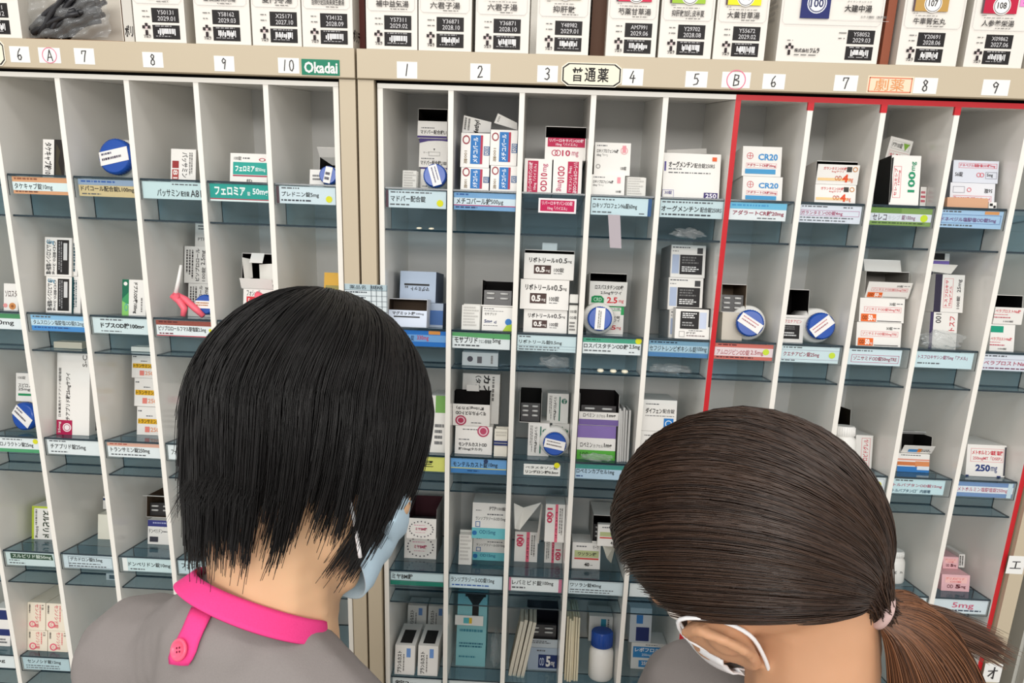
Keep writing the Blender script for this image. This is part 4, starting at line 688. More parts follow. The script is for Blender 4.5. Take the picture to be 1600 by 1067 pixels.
C('R5', 2, (1055, 481, 1113, 534), 'front white carton rimmed in black with data panel', [Rr(0, 0, 1, .04, DK), Rr(.96, 0, 1, .6, DK), Rr(.14, .12, .68, .68, DK), Li(.2, .17, .62, .36, 3, (230, 230, 230)), Li(.2, .46, .62, .62, 2, (150, 150, 150)), Rr(.7, .14, .9, .66, (196, 206, 228)), Li(.4, .72, .9, .76), ('f', .12, .76, .28, .94, .01, GRY), T(.34, .78, .6, .84, 'PTP', GRY), Li(.34, .88, .9, .93, 1, (110, 90, 90))], d=.004, dep=.024)
C('R6', 2, (1127, 444, 1166, 488), 'open kraft-lined carton with dark blister inside', [], d=.03, dep=.08, fo=.96, inside=(120, 104, 88), side=(214, 210, 200), on='px', cap=True)
C('R6', 2, (1128, 488, 1160, 535), 'beige carton under the open carton', [], d=.03, dep=.08, col=(212, 204, 190))
BT('R6', 2, (1172, 514, 21), 'white bottle with blue cap and falling label', d=.01, fat=1.34, ops= [Li(.1, .2, .95, .36, 1, (190, 80, 90)), Li(.1, .5, .8, .7, 1, (160, 100, 110))], lrot=-32, yaw=-6)
C('R7', 2, (1222, 497, 1255, 538), 'lower white carton with black data panel', [T(.1, .06, .9, .2, 'クエチアピン', (200, 90, 100)), Rr(.05, .28, .82, .85, DK), Li(.1, .34, .76, .5, 2, (120, 120, 120)), Li(.1, .58, .76, .78, 2, (220, 220, 220))], d=.03, dep=.09)
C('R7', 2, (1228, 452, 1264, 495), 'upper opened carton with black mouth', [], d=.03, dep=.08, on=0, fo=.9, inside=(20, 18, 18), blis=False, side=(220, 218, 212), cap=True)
BT('R7', 2, (1284, 516, 21), 'white bottle with blue cap and rising label', d=.01, fat=1.34, ops= [Li(.1, .2, .95, .36, 1, (190, 80, 90)), Li(.1, .5, .8, .7, 1, (160, 100, 110))], lrot=40, yaw=0)
ZN = [T(.66, .16, .8, .3, '30錠', (60, 58, 58)), Li(.82, .2, .98, .26), ('f', .1, .36, .93, .58, .007, (222, 130, 140)), T(.13, .4, .9, .55, 'ゾニサミドOD錠50mgTRE', (206, 70, 80), 0, .01), Rr(.04, .66, .38, .98, (226, 104, 40)), T(.07, .74, .18, .9, 'OD', (60, 30, 20)), T(.2, .7, .3, .94, '50', (250, 244, 238), 0, .05), T(.31, .84, .36, .94, 'mg', WHT), Rr(.4, .93, .94, .96, (60, 58, 60))]
C('R8', 2, (1338, 504, 1408, 543), 'lowest white carton with orange dose square', ZN, d=.012, dep=.085, side=(200, 198, 194), sops=[Rr(.1, .1, .6, .9, DK)])
C('R8', 2, (1343, 466, 1413, 503), 'middle white carton with orange dose square', ZN, d=.012, dep=.085, on=0, side=(200, 198, 194), sops=[Rr(.1, .1, .6, .9, DK)])
C('R8', 2, (1352, 424, 1420, 465), 'topmost opened carton with raised white flap', ZN, d=.014, dep=.08, on=1, fo=.42, tilt=28, side=(220, 218, 212), inside=(150, 146, 140), blis=False, flap=(.86, .02, 110, .2))
C('R9', 2, (1452, 488, 1495, 547), 'lower white carton with purple edge behind bag', [Rr(.0, 0, .12, 1, (60, 50, 90)), T(.2, .04, .4, .3, '100', (60, 58, 60), -90), T(.7, .1, .9, .5, 'トスフ', RD, 90, .02)], d=.03, dep=.09)
C('R9', 2, (1460, 429, 1506, 487), 'middle white carton with dark purple edge and upright dose', [Rr(0, 0, .24, 1, (46, 40, 62)), ('f', .32, .1, .62, .88, .01, (220, 110, 120)), T(.36, .14, .46, .84, 'トスフロキサ', (206, 60, 80), 90, .02), T(.5, .3, .6, .84, '75mgアメル', (206, 60, 80), 90), T(.76, .12, .92, .46, '25mg', (60, 58, 62), 90, .01), T(.76, .56, .88, .9, '100錠', (70, 68, 70), 90)], d=.03, dep=.09, on=0)
C('R9', 2, (1458, 396, 1483, 428), 'topmost small carton with lilac band and white flap', [Rr(0, .0, .7, .3, DK), Rr(0, .35, 1, .8, (130, 110, 190)), T(.3, .5, .7, .66, '75', (70, 60, 120))], d=.05, dep=.06, on=1, side=(90, 80, 120))
LF('R9', 2, [[(1456, 412), (1497, 414), (1486, 428), (1456, 424)]], 'white cardboard flap lying on the purple carton', .028, name='cardboard_scrap', dd=.01)
BAG('R9', 2, (1437, 512, 1516, 548), 'crumpled clear bag before the purple-edged cartons', .006, .022, seed=4)
BP = [T(.02, .12, .9, .34, 'ベラプロストNa錠', (206, 70, 84), 0, .02), Li(.0, .42, .5, .5, 1, (210, 110, 120)), Li(.0, .58, .8, .7, 1, (190, 70, 90)), T(.35, .78, .7, .9, '100錠', (70, 68, 70))]
C('R10', 2, (1547, 507, 1585, 551), 'lower white carton with teal patch', [Rr(.0, .06, .52, .3, (20, 150, 120))] + [(o[0], o[1], o[2] * .6 + .4, o[3], o[4] * .6 + .4, *o[5:]) for o in BP], d=.02, dep=.09)
C('R10', 2, (1552, 461, 1597, 506), 'upper opened carton with black mouth and red lettering', BP, d=.02, dep=.08, on=0, fo=.42, tilt=10, inside=(24, 24, 24), blis=False)
# third row
C('R1', 3, (672, 618, 697, 716), 'green and white carton half hidden by black hair', [Rr(.3, .0, 1, .3, (120, 170, 90)), Li(.3, .5, .9, .9, 4)], d=.02, dep=.08)
MT = [Li(.2, .1, .7, .16), ('o', .75, .16, .16, (180, 70, 100)), ('O', .75, .16, .12, .03, (230, 200, 210)), T(.1, .58, .86, .72, 'モンテルカストOD', BLK, 0, .03), T(.1, .76, .74, .88, '錠10mg(タカタ)', BLK, 0, .02), Li(.1, .46, .5, .52)]
C('R2', 3, (711, 666, 769, 712), 'lower white carton with maroon emblem', MT, d=.02, dep=.09)
C('R2', 3, (722, 584, 780, 664), 'tall carton standing behind with upright lettering', [T(.34, .04, .5, .5, '（タカタ）', BLK, -90, .03), T(.56, .02, .74, .6, 'カスト', BLK, -90, .04), ('lv', .8, .05, .9, .6, 1, GRY)], d=.05, dep=.06, on=0)
C('R2', 3, (706, 612, 766, 665), 'upper opened carton with upside-down lettering', [T(.1, .08, .84, .26, '錠10mg(タカタ)', BLK, 180, .02), T(.08, .32, .9, .5, 'モンテルカストOD', BLK, 180, .03), ('o', .22, .76, .15, (176, 60, 90)), ('O', .22, .76, .11, .03, (230, 200, 210)), Li(.5, .84, .9, .9)], d=.02, dep=.028, on=0, fo=.34, tilt=18, inside=(22, 20, 20), blis=False, flap=(.34, .012, 60, .3))
BN('R2', 3, (772, 670, 796, 718), 'cream foil bundle with two navy bands', .012, .03, 5, col=(228, 224, 212), band=[(.4, NAV), (.5, NAV)], text=[Li(.1, .1, .9, .3, 2, (200, 196, 186))])
RD_ = [('lv', .1, .08, .24, .92, 2, GRY), T(.28, .12, .44, .9, 'リンデロン錠0.5mg', BLK, -90, .03), Rr(.56, .1, .62, .92, (30, 110, 90)), ('o', .8, .25, .13, (30, 110, 90)), T(.72, .1, .88, .38, '0.5mg', WHT, -90)]
C('R3', 3, (825, 661, 858, 708), 'lower carton with teal stripe, away from bottle', RD_, d=.03, dep=.08)
C('R3', 3, (862, 662, 894, 708), 'lower carton with teal stripe behind blue cap', RD_, d=.062, dep=.05)
C('R3', 3, (855, 615, 888, 661), 'upper carton with teal stripe and teal oval', RD_, d=.062, dep=.05, on=1)
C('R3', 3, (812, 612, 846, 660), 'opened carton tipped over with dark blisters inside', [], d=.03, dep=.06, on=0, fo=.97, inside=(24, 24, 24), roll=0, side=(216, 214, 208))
BT('R3', 3, (875, 697, 18), 'white bottle with blue cap and torn label', d=.004, fat=1.34, ops= [Li(.1, .2, .9, .4, 1, (100, 90, 90)), Li(.1, .55, .9, .8, 1, (100, 90, 90))], lrot=-10, blen=.02)
C('R4', 3, (902, 665, 962, 710), 'lower carton banded purple, white and green', [Rr(0, 0, 1, .36, (130, 108, 172)), T(.08, .5, .4, .64, 'ロペミン', BLK), T(.42, .54, .68, .64, 'カプセル', GRY), T(.7, .5, .9, .66, '1mg', BLK, 0, .03), Rr(0, .72, 1, 1, (84, 170, 60)), T(.08, .78, .3, .9, '100', (40, 90, 30))], d=.02, dep=.07, side=(190, 186, 184))
C('R4', 3, (905, 616, 967, 664), 'upper opened purple-edged carton showing white capsules', [T(.1, .1, .4, .4, 'ロペミン', BLK), T(.44, .16, .66, .4, 'カプセル', GRY), T(.7, .1, .92, .42, '1mg', BLK, 0, .03), Rr(0, .56, 1, 1, (118, 98, 160))], d=.02, dep=.07, on=0, fo=.56, tilt=10, inside=(30, 26, 26))
BN('R4', 3, (966, 634, 985, 713), 'tall grey stack of standing blister sheets', .012, .06, 5, col=(190, 190, 188), vert=True)
BAG('R4', 3, (903, 708, 962, 722), 'flat clear packet with one white capsule', .002, .016, seed=9)
DF = [Li(.1, .12, .5, .18), T(.1, .26, .58, .44, 'ダイフェン', BLK, 0, .03), T(.6, .28, .94, .42, '配合錠', (60, 58, 58)), Li(.1, .5, .95, .54), Rr(.64, .58, .92, .92, (34, 120, 196)), ('O', .78, .75, .1, .025, (220, 232, 242))]
C('R5', 3, (1000, 674, 1060, 730), 'lower white carton, blue emblem hidden by hair', DF, d=.02, dep=.09)
C('R5', 3, (1003, 625, 1057, 673), 'upper white carton with blue emblem square', DF, d=.02, dep=.09, on=0)
BAG('R7', 3, (1222, 640, 1262, 735), 'crumpled silvery blister wrap above the brown hair', .02, .06, seed=12)
SB('R8', 3, (1306, 668, 1344, 735), 'white standing bottle beside red-lettered carton', .01, .22)
C('R8', 3, (1336, 680, 1363, 731), 'narrow carton with upright red lettering', [('f', .35, .08, .85, .92, .02, (220, 110, 120)), T(.45, .12, .75, .88, 'クロピドグレル', (204, 60, 80), 90, .02)], d=.05, dep=.07)
C('R8', 3, (1309, 640, 1329, 668), 'dark open carton above the white bottle', [], d=.09, dep=.05, on='px', fo=.95, inside=(40, 34, 26), blis=False)
C('R9', 3, (1402, 709, 1452, 738), 'lower carton banded orange and blue', [Li(.1, .06, .8, .14), Rr(0, .28, 1, .36, (220, 150, 130)), Rr(0, .44, .56, .64, (206, 120, 70)), Rr(.56, .4, 1, .7, (216, 140, 90)), Rr(0, .7, 1, 1, (50, 120, 190)), Rr(.62, .66, 1, .86, (220, 228, 236))], d=None, dep=.07)
C('R9', 3, (1408, 682, 1456, 708), 'upper torn open carton with blue and orange foil', [Rr(.2, .5, .5, .9, (70, 140, 200)), Rr(.5, .4, .62, .9, (220, 130, 60)), Li(.62, .5, .95, .9, 2)], d=.045, dep=.06, on=0, fo=.5, tilt=40, inside=(24, 22, 22), blis=False, flap=(.9, .01, 30, .4, (206, 206, 206)))
C('R10', 3, (1510, 695, 1571, 745), 'white carton with navy 250mg and red frame', [('f', .1, .12, .94, .54, .008, (220, 120, 130)), T(.13, .17, .92, .32, 'メトホルミン塩酸塩錠', (204, 60, 76), 0, .03), T(.16, .36, .9, .5, '250mgMT「DSEP」', (204, 80, 96)), T(.24, .62, .62, .84, '250', (40, 60, 120), 0, .04), T(.64, .68, .8, .88, 'mg', (70, 84, 130)), Rr(0, .96, .08, 1, NAV), Rr(.8, .96, .9, 1, NAV), Rr(.96, .05, 1, .95, (60, 60, 70))], d=None, dep=.09)
# fourth row
MY = [('t', .3, .44, .7, .60, 'ミヤBM錠', (170, 50, 90), 0, .04), Li(.25, .32, .76, .37, 1, (210, 130, 160)), Li(.3, .68, .76, .72, 1, (210, 140, 160))] + [('o', .5 + .4 * math.cos(a), .52 + .38 * math.sin(a), .022, (52, 46, 62)) for a in np.linspace(0, 6.283, 21)[:-1]]
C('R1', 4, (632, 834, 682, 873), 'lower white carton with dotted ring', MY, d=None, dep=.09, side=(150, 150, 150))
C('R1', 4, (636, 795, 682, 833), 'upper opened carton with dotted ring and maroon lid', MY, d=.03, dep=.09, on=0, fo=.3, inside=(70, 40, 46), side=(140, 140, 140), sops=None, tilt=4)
LP = [T(.5, .1, .7, .2, 'PTP', (60, 60, 64)), T(.72, .1, .98, .2, '100錠', (60, 60, 64)), Li(.1, .2, .3, .24), Li(.44, .3, .98, .36), T(.1, .38, .98, .5, 'ランソプラゾールOD15mg', (60, 60, 64), 0, .01), ('f', .1, .52, .24, .68, .02, (60, 110, 170)), Rr(0, .7, 1, 1, (110, 190, 200)), ('o', .08, .85, .07, (40, 110, 170)), T(.22, .76, .7, .9, 'OD15mg', (50, 110, 140), 0, .02)]
C('R2', 4, (739, 833, 791, 876), 'lower white carton with aqua base', LP, d=None, dep=.09)
C('R2', 4, (738, 786, 791, 832), 'upper white carton with aqua base', LP, d=.035, dep=.09, on=0)
BN('R2', 4, (717, 832, 738, 873), 'white roll of printed foil beside aqua cartons', .04, .02, 4)
LV = [T(.08, .1, .36, .5, '100', (200, 60, 90), -90, .04), ('O', .24, .3, .17, .04, (220, 90, 120), 1.0), Rr(.5, 0, .64, 1, (226, 104, 128)), T(.53, .2, .62, .9, 'レバミピド', (110, 30, 50), -90, .03), ('lv', .72, .1, .92, .9, 2, GRY)]
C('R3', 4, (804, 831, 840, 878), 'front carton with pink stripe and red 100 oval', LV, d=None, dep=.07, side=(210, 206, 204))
C('R3', 4, (851, 836, 885, 880), 'lower pink-striped carton beside partition', [T(.62, .5, .9, .9, '100', (200, 60, 90), -90, .04), ('O', .76, .7, .17, .04, (220, 90, 120), 1.0), Rr(.4, 0, .54, 1, (226, 104, 128)), ('lv', .1, .1, .3, .9, 2, GRY), T(.42, .2, .52, .9, 'レバミピド', (110, 30, 50), 90, .03)], d=None, dep=.07)
C('R3', 4, (852, 788, 887, 835), 'upper pink-striped carton beside partition', LV, d=.03, dep=.07, on=1)
LF('R3', 4, [[(803, 786), (818, 793), (812, 828), (804, 826)], [(818, 793), (846, 785), (834, 800), (812, 828)], [(846, 786), (848, 790), (842, 850), (838, 846)]], 'white folded leaflets fanned beside pink-striped cartons', .03)
C('R4', 4, (894, 848, 938, 889), 'small white carton banded olive and red', [Li(.14, .12, .6, .2), T(.72, .1, .92, .22, 'モーラ', (60, 58, 58)), Rr(.08, .3, .94, .56, (182, 190, 140)), T(.2, .36, .86, .5, 'ワソラン錠', (60, 60, 50), 0, .03), Rr(.08, .58, .94, .64, (206, 70, 60)), T(.44, .76, .62, .9, '40', BLK, 0, .04), Li(.64, .84, .76, .88)], d=None, dep=.05)
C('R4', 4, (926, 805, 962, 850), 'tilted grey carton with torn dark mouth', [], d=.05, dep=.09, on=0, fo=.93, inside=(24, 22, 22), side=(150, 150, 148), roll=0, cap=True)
C('R4', 4, (934, 820, 968, 847), 'small olive-banded carton inside the torn mouth', [Li(.2, .1, .7, .2), Rr(.1, .34, 1, .54, (182, 190, 140)), Rr(.1, .58, 1, .64, (206, 70, 60)), T(.6, .76, .8, .92, '40', BLK)], d=.035, dep=.012, on=0)
LF('R4', 4, [[(940, 848), (962, 850), (955, 880), (948, 872)]], 'grey folded leaflet behind the olive-banded carton', .035, col=(190, 190, 180))
SB('R9', 4, (1388, 864, 1420, 912), 'white standing bottle behind the ponytail', .05, .2, ops=[T(.1, .3, .9, .6, 'glan', (90, 90, 90))])
PK = [('r', .12, .14, .9, .5, (238, 190, 186)), T(.14, .16, .8, .32, 'グリメピリド', (214, 70, 84)), T(.3, .36, .7, .48, 'OD錠', (214, 90, 100)), T(.2, .6, .42, .82, 'OD', (100, 40, 50)), T(.5, .58, .68, .82, '5', (90, 30, 40), 0, .05), T(.7, .66, .86, .84, 'mg', (100, 40, 50))]
C('R10', 4, (1471, 898, 1515, 924), 'lower pink carton', PK, d=None, dep=.09, col=(226, 180, 186))
C('R10', 4, (1473, 870, 1497, 897), 'upper pink carton half behind the partition', PK, d=.06, dep=.06, on=0, col=(226, 180, 186))
C('R10', 4, (1498, 866, 1507, 897), 'thin white printed carton beside upper pink one', [('lv', .1, .1, .9, .9, 2, DK)], d=.07, dep=.05, on=0)
# fifth row
IK = [T(.12, .2, .34, .94, 'プランルカスト', BLK, 90, .03), ('lv', .42, .3, .52, .94, 1, GRY), Rr(.58, .1, .78, .4, (110, 150, 210))]
C('R1', 5, (617, 1008, 648, 1053), 'front white carton, away from the partition', IK, d=.006, dep=.09, tops=[Rr(.2, .3, .8, .9, DK)])
C('R1', 5, (653, 1009, 684, 1054), 'front white carton, against the partition', IK, d=.006, dep=.09, tops=[Rr(.2, .3, .8, .9, DK)])
C('R1', 5, (637, 946, 666, 983), 'back upright white carton, away from the partition', IK, d=.13, dep=.04, on='px')
C('R1', 5, (669, 947, 697, 983), 'back upright white carton, against the partition', IK, d=.13, dep=.04, on='px')
C('R2', 5, (714, 925, 760, 1030), 'aqua carton with black tape and white tag', [Rr(.25, .02, .95, .06, DK), Rr(.5, .05, .72, .4, DK), ('p', [(.25, .02), (.5, .16), (.72, .16), (.95, .02)], DK), Li(.1, .5, .9, .56, 1, (60, 130, 150)), Li(.1, .68, .9, .76, 2, (50, 110, 130)), Li(.1, .86, .9, .9, 1, (60, 130, 150))], d=.05, dep=.06, col=(134, 190, 196))
C('R2', 5, (711, 962, 755, 977), 'white rounded tag on the aqua carton', [Rr(.3, .2, .5, .8, (90, 180, 190)), Rr(.5, .2, .6, .8, (226, 190, 60))], d=.046, dep=.002, on='px', name='cardboard_tag')
BAG('R2', 5, (764, 985, 790, 1037), 'clear plastic wrapped pack beside aqua carton', .03, .05, seed=21)
BN('R3', 5, (796, 965, 822, 1052), 'cream paper envelopes standing beside dark carton', .02, .06, 4, col=(206, 200, 184), vert=True, lean=10, name='paper_envelope_bundle', cat='envelopes')
C('R3', 5, (825, 1012, 873, 1037), 'lower grey-blue carton with navy dose square', [Rr(.36, .3, 1, .9, (34, 50, 100)), T(.62, .36, .78, .84, '5', WHT, 0, .04), T(.8, .6, .92, .84, 'mg', WHT), T(.4, .44, .56, .8, 'OD', (200, 210, 230)), Li(.3, .1, .7, .2)], d=.05, dep=.06, col=(170, 184, 200))
C('R3', 5, (822, 958, 873, 1011), 'upper opened carton with rows of dark blisters', [Li(.1, .2, .8, .6, 2)], d=.05, dep=.06, on=1, fo=.75, inside=(20, 22, 30), col=(190, 198, 204))
BN('R4', 5, (884, 960, 906, 1057), 'cream stack of standing blister sheets', .012, .08, 6, col=(222, 212, 184), vert=True)
SB('R4', 5, (922, 993, 961, 1055), 'white bottle with blue screw cap', .015, .32, M_CAPB)
C('R4', 5, (920, 963, 957, 1002), 'white carton with aqua stripe behind blue cap', [Rr(.5, .1, .72, .9, (60, 150, 180)), ('lv', .78, .1, .9, .9, 1, GRY)], d=.075, dep=.05, on='px')
C('R5', 5, (986, 1005, 1042, 1046), 'white carton with blue lettered bands', [Li(.4, .06, .8, .1), Rr(.05, .14, 1, .56, (60, 140, 200)), T(.1, .18, .95, .34, 'レボフロキサ', (236, 242, 248), 0, .03), T(.3, .38, .9, .52, '250mg「DSEP」', (226, 238, 246)), Rr(.22, .66, .72, .92, (60, 140, 200)), T(.3, .7, .64, .88, '250mg', WHT, 0, .03)], d=None, dep=.05)
C('R5', 5, (984, 950, 1018, 1004), 'grey carton with navy patches standing behind', [Rr(.3, .2, .6, .45, BLU), Rr(.3, .55, .9, .95, NAV)], d=.075, dep=.05, on=0, col=(200, 206, 212), top=None)
# ---- loose things in the low pockets
for i, (px, py) in enumerate(((938, 582), (958, 582), (976, 582))): PILL('R4', 2, px, py, 5, 'cream tablet, %s of three in a row' % ('first', 'second', 'third')[i])
for i, (px, py) in enumerate(((655, 357), (674, 358))): PILL('R1', 1, px, py, 4, ('small cream tablet, the one away from the others partition', 'small cream tablet, closer to column two')[i], tall=.35)
BAG('R3', 2, (838, 556, 895, 584), 'curl of clear blister film below the card', .006, .03, True, 5)
BAG('R5', 1, (1050, 355, 1108, 374), 'milky plastic packet below the card', .006, .03, True, 6)
BAG('R5', 2, (1012, 570, 1088, 590), 'thin clear packet below the steel-blue card', .006, .03, True, 7)
CARDLOW('R2', 2, (722, 550, 778, 583), 'white printed carton in the low pocket', [('o', .22, .5, .08, (70, 70, 80)), Rr(.42, .3, .55, .8, (90, 90, 96)), ('lv', .8, .2, .9, .9, 1, GRY)], (190, 200, 204))
CARDLOW('L6', 2, (84, 534, 128, 545), 'thin beige pack in the low pocket', [], (190, 188, 172))
CARDLOW('L7', 2, (205, 542, 236, 550), 'thin white pack in the low pocket', [], (200, 208, 204))
CARDLOW('L6', 4, (166, 896, 190, 912), 'grey foil pack in the low pocket', [Rr(.2, .2, .8, .8, (60, 80, 90))], (150, 166, 172))
def ball(name, px, py, rp, label):
    p0 = np.array([0, YF + .02, ROWZ[3] - LOW]); p = on_plane(px, py, p0, np.array([0, 1., 0])); bm = bmesh.new(); bmesh.ops.create_icosphere(bm, subdivisions=3, radius=1)
    for v in bm.verts:
        f = 1 + .16 * math.sin(5 * v.co.x + 3 * v.co.z) + .1 * math.sin(9 * v.co.y); v.co = (v.co.x * .007 * f, v.co.y * .008 * f, max(-.9, v.co.z) * .010 * f)
    me = bpy.data.meshes.new(name); bm.to_mesh(me); bm.free(); me.materials.append(mat((206, 222, 110), .6)); o = bpy.data.objects.new(name, me); COL.objects.link(o); o.location = (p[0], p0[1], ROWZ[3] - LOW + .0075); tag(o, label, 'crumpled note')
ball('crumpled_note', 172, 723, 8, 'crumpled yellow-green note in the low pocket, third shelf, column seven, green-badge cabinet')
# pink pegs
def peg(c, r, A, B, hinge, rod, desc, d=.006):
    z = np.array([0, YF, ROWZ[r]]); P = lambda x, y, k=0: on_plane(x, y, z + U1 * (d + k), U1)
    root = empty('plastic_peg', loc=tuple(P(*hinge))); inv = np.array(P(*hinge)); tag(root, '%s, %s' % (desc, where(c, r)), 'peg', 'pink plastic pegs')
    for nm, L, k in (('peg_arm', A, 0), ('peg_arm', B, .005)):
        b = MB(); pts = [P(x, y, k) - inv for x, y in L]; n = len(pts); b.tube(pts, [.0028 + .0026 * math.sin(math.pi * (.15 + .7 * i / (n - 1))) for i in range(n)], M_PINK, 12); b.build(nm, root)
    b = MB(); b.lathe([(.004, -.002), (.0055, 0), (.0055, .006), (.004, .008)], (0, -.003, 0), (0, 1, 0), M_PINK, 18); b.build('hinge', root)
    if rod:
        b = MB(); b.tube([P(x, y, .004) - inv for x, y in rod], [.0022, .003, .0034], M_CAPW, 10); b.build('rod', root)
peg('L8', 2, [(268, 462), (280, 470), (288, 482), (286, 494)], [(272, 458), (290, 468), (305, 482), (318, 494)], (276, 464), [(283, 414), (279, 438), (275, 458)], 'pink peg with a white rod before the pale cartons')
peg('L9', 2, [(400, 458), (408, 464), (420, 464), (431, 460)], [(402, 464), (412, 468), (422, 468), (432, 468)], (404, 462), None, 'pink peg clipped on the white carton')
# ------------------------------------------------------------------ herbal medicine cartons along the cabinet tops
def kampo(x0p, x1p, cab, name, lot, date, num=None, colr=None, wide=False, label='', note=None, sideops=False, dep=.09, yb=None, dy=.004):
    y = HY + dy; n = np.array([0, 1., 0]); p0 = np.array([0, y, 0]); yy = yb
    a, b = on_plane(x0p, yy, p0, n), on_plane(x1p, yy, p0, n); w = b[0] - a[0]; h = .128; z0 = HZ1 + .0005
    px = w / (x1p - x0p); H = h / px; Wp = x1p - x0p
    X = lambda v: v / Wp
    Y = lambda v: 1 - v / H
    def R(xa, ya, xb, yb_, c): return ('r', X(xa), Y(ya), X(xb), Y(yb_), c)
    def TT(xa, ya, xb, yb_, s, c, bo=.012): return ('t', X(xa), Y(ya), X(xb), Y(yb_), s, c, 0, bo)
    K = (30, 27, 28); off = (Wp - 79) if wide else 0
    ops = [R(28 + off, 49, 70 + off, 28.5, K), R(28 + off, 25, 70 + off, 5, K), TT(37 + off, 46, 62 + off, 40, lot, (206, 204, 206), .005), TT(37 + off, 37.5, 64 + off, 31, date, (206, 204, 206), .005)]
    rr = random.Random(Wp + len(lot) + ord(lot[-1])); x = 36.
    while x < 63: q = rr.uniform(.8, 2.6); ops.append(R(x + off, 20 if rr.random() > .3 else 17.5, min(64, x + q) + off, 12.5 if rr.random() > .3 else 10.5, (236, 235, 236))); x += q + rr.uniform(.2, 1.1)
    ops += [('l', X(33 + off), Y(24), X(66 + off), Y(21.5), 1, (170, 168, 170)), ('l', X(33 + off), Y(9.5), X(66 + off), Y(7.5), 1, (170, 168, 170)), ('l', X(14 + off), Y(45), X(26 + off), Y(42.5), 1, GRY), ('l', X(14 + off), Y(37), X(26 + off), Y(34.5), 1, GRY)]
    cx, cy = 19, 20
    for dx, dy_ in ((0, 5), (0, -5), (-4.2, 1.5), (4.2, 1.5), (0, -8)): ops.append(R(cx + dx - 2.0, cy + dy_ + 2.2, cx + dx + 2.0, cy + dy_ - 2.2, (40, 28, 32)))
    ops.append(R(cx - 1.2, cy + 2, cx + 1.2, cy - 1, (226, 200, 204)))
    if wide: ops += [TT(27, 20, 50, 14, '株式会社', (60, 56, 58), .02), TT(51, 21, 66, 13.5, 'ツムラ', (40, 36, 38), .04), ('l', X(27), Y(11), X(64), Y(8.5), 1, GRY), ('l', X(14), Y(32), X(26), Y(30), 1, GRY)]
    else: ops.append(TT(14, 11, 25, 6, 'ツムラ', (40, 34, 36), .03))
    L = (196, 192, 190)
    e = Wp - 4; ops += [R(7, 55.2, e - 4, 54.6, L), ('p', [(X(3), Y(59)), (X(7), Y(55.2)), (X(7), Y(54.6)), (X(2.5), Y(59))], L), ('p', [(X(e), Y(59)), (X(e - 4), Y(55.2)), (X(e - 4), Y(54.6)), (X(e + .5), Y(59))], L), R(2.5, 125, 3, 59, L), R(e, 125, e + .5, 59, L)]
    if not wide:
        kw = min(50, 11.5 * len(name)); kx = 39 - kw / 2 + 2
        ops += [TT(kx, 70, kx + kw, 60.5, name, (60, 56, 56), .012), ('l', X(kx + 2), Y(73.5), X(kx + kw), Y(72), 1, GRY), ('l', X(38), Y(58.5), X(64), Y(56.5), 1, GRY), ('l', X(14), Y(77), X(22), Y(75.5), 1, GRY)]
        if colr: ops += [R(15, 128, 66, 79.5, colr), R(12, 128, 15, 79.5, (90, 70, 76)), ('o', X(42), Y(91), X(13.5), (244, 242, 240)), ('O', X(42), Y(91), X(12.2), X(1.0), (60, 56, 56)), TT(35, 96, 49, 86.5, num, (40, 38, 40), .02)]
    else:
        ops += [R(29, 108, 74, 64, (36, 44, 106)), ('o', X(53), Y(86), X(15), (236, 238, 242)), ('O', X(53), Y(86), X(13.5), X(1.2), (40, 48, 100)), ('O', X(53), Y(86), X(12), X(.5), (40, 48, 100)), TT(43, 92, 63, 80, num, (34, 40, 90), .02), TT(96, 85, 138, 74.5, name, (46, 42, 42), .02), TT(99, 91, 136, 88, 'ダイ ケン チュウ トウ', GRY), TT(82, 96, 94, 93, 'ツムラ', GRY), R(78, 98, 168, 97.4, L), R(76, 62.5, 166, 62, L), TT(122, 70, 162, 66, 'エキス顆粒（医療用）', GRY), TT(120, 108, 172, 103.5, '内容量 2.5g×84包', (90, 86, 86)), ('l', X(118), Y(101), X(168), Y(99), 1, GRY)]
    mb = MB(); mb.box(0, w, 0, dep, 0, h, mat((234, 229, 222), .5, .3), side=mat((214, 209, 200), .5, .3)); mb.prints(ops, (0, 0, h), (w, 0, 0), (0, 0, -h), (0, -1, 0))
    if sideops: mb.prints([('t', .02, .80, .6, .93, 'ポリテイ', (40, 36, 36), 0, .04)], (w, 0, h), (0, dep, 0), (0, 0, -h), (1, 0, 0))
    mb.prints([('t', .05, .74, .3, .80, 'ツムラ', GRY), ('l', .1, .3, .8, .6, 5, (200, 196, 190))], (0, dep, h), (0, -dep, 0), (0, 0, -h), (-1, 0, 0))
    o = mb.build('herbal_medicine_carton', loc=(a[0], y, z0)); tag(o, label, 'medicine box', 'herbal medicine cartons on the cabinet tops')
    if note:
        q = MB(); xa, xb, ya = note; q.box(X(xa) * w, X(xb) * w, -.0011, -.0007, h * ya, h, mat((236, 140, 206), .6)); q.prints([('t', .2, .72, .75, .93, '2.5', (60, 40, 90), 0, .02)], (X(xa) * w, -.0011, h), (X(xb - xa) * w, 0, 0), (0, 0, -h * (1 - ya)), (0, -1, 0)); q.build('sticky_note', o)
    return o
KL = 'white herbal medicine carton '
kampo(-52, 35, CL, '六味丸', 'Y41991', '2027.12', yb=60, label=KL + 'at the far end, beside the plastic bag of dark combs')
kampo(213, 292, CL, '五苓散', 'Y50131', '2029.01', yb=71, label=KL + 'with short three-character name, above sticker eight')
kampo(307, 393, CL, '桂枝加朮附湯', 'Y58162', '2029.03', yb=75, label=KL + 'with six-character name, above the sticker nine of green-badge cabinet')
kampo(396, 472, CL, '麦門冬湯', 'X25171', '2027.10', yb=79, label=KL + 'with four-character name and date 2027.10, above sticker ten')
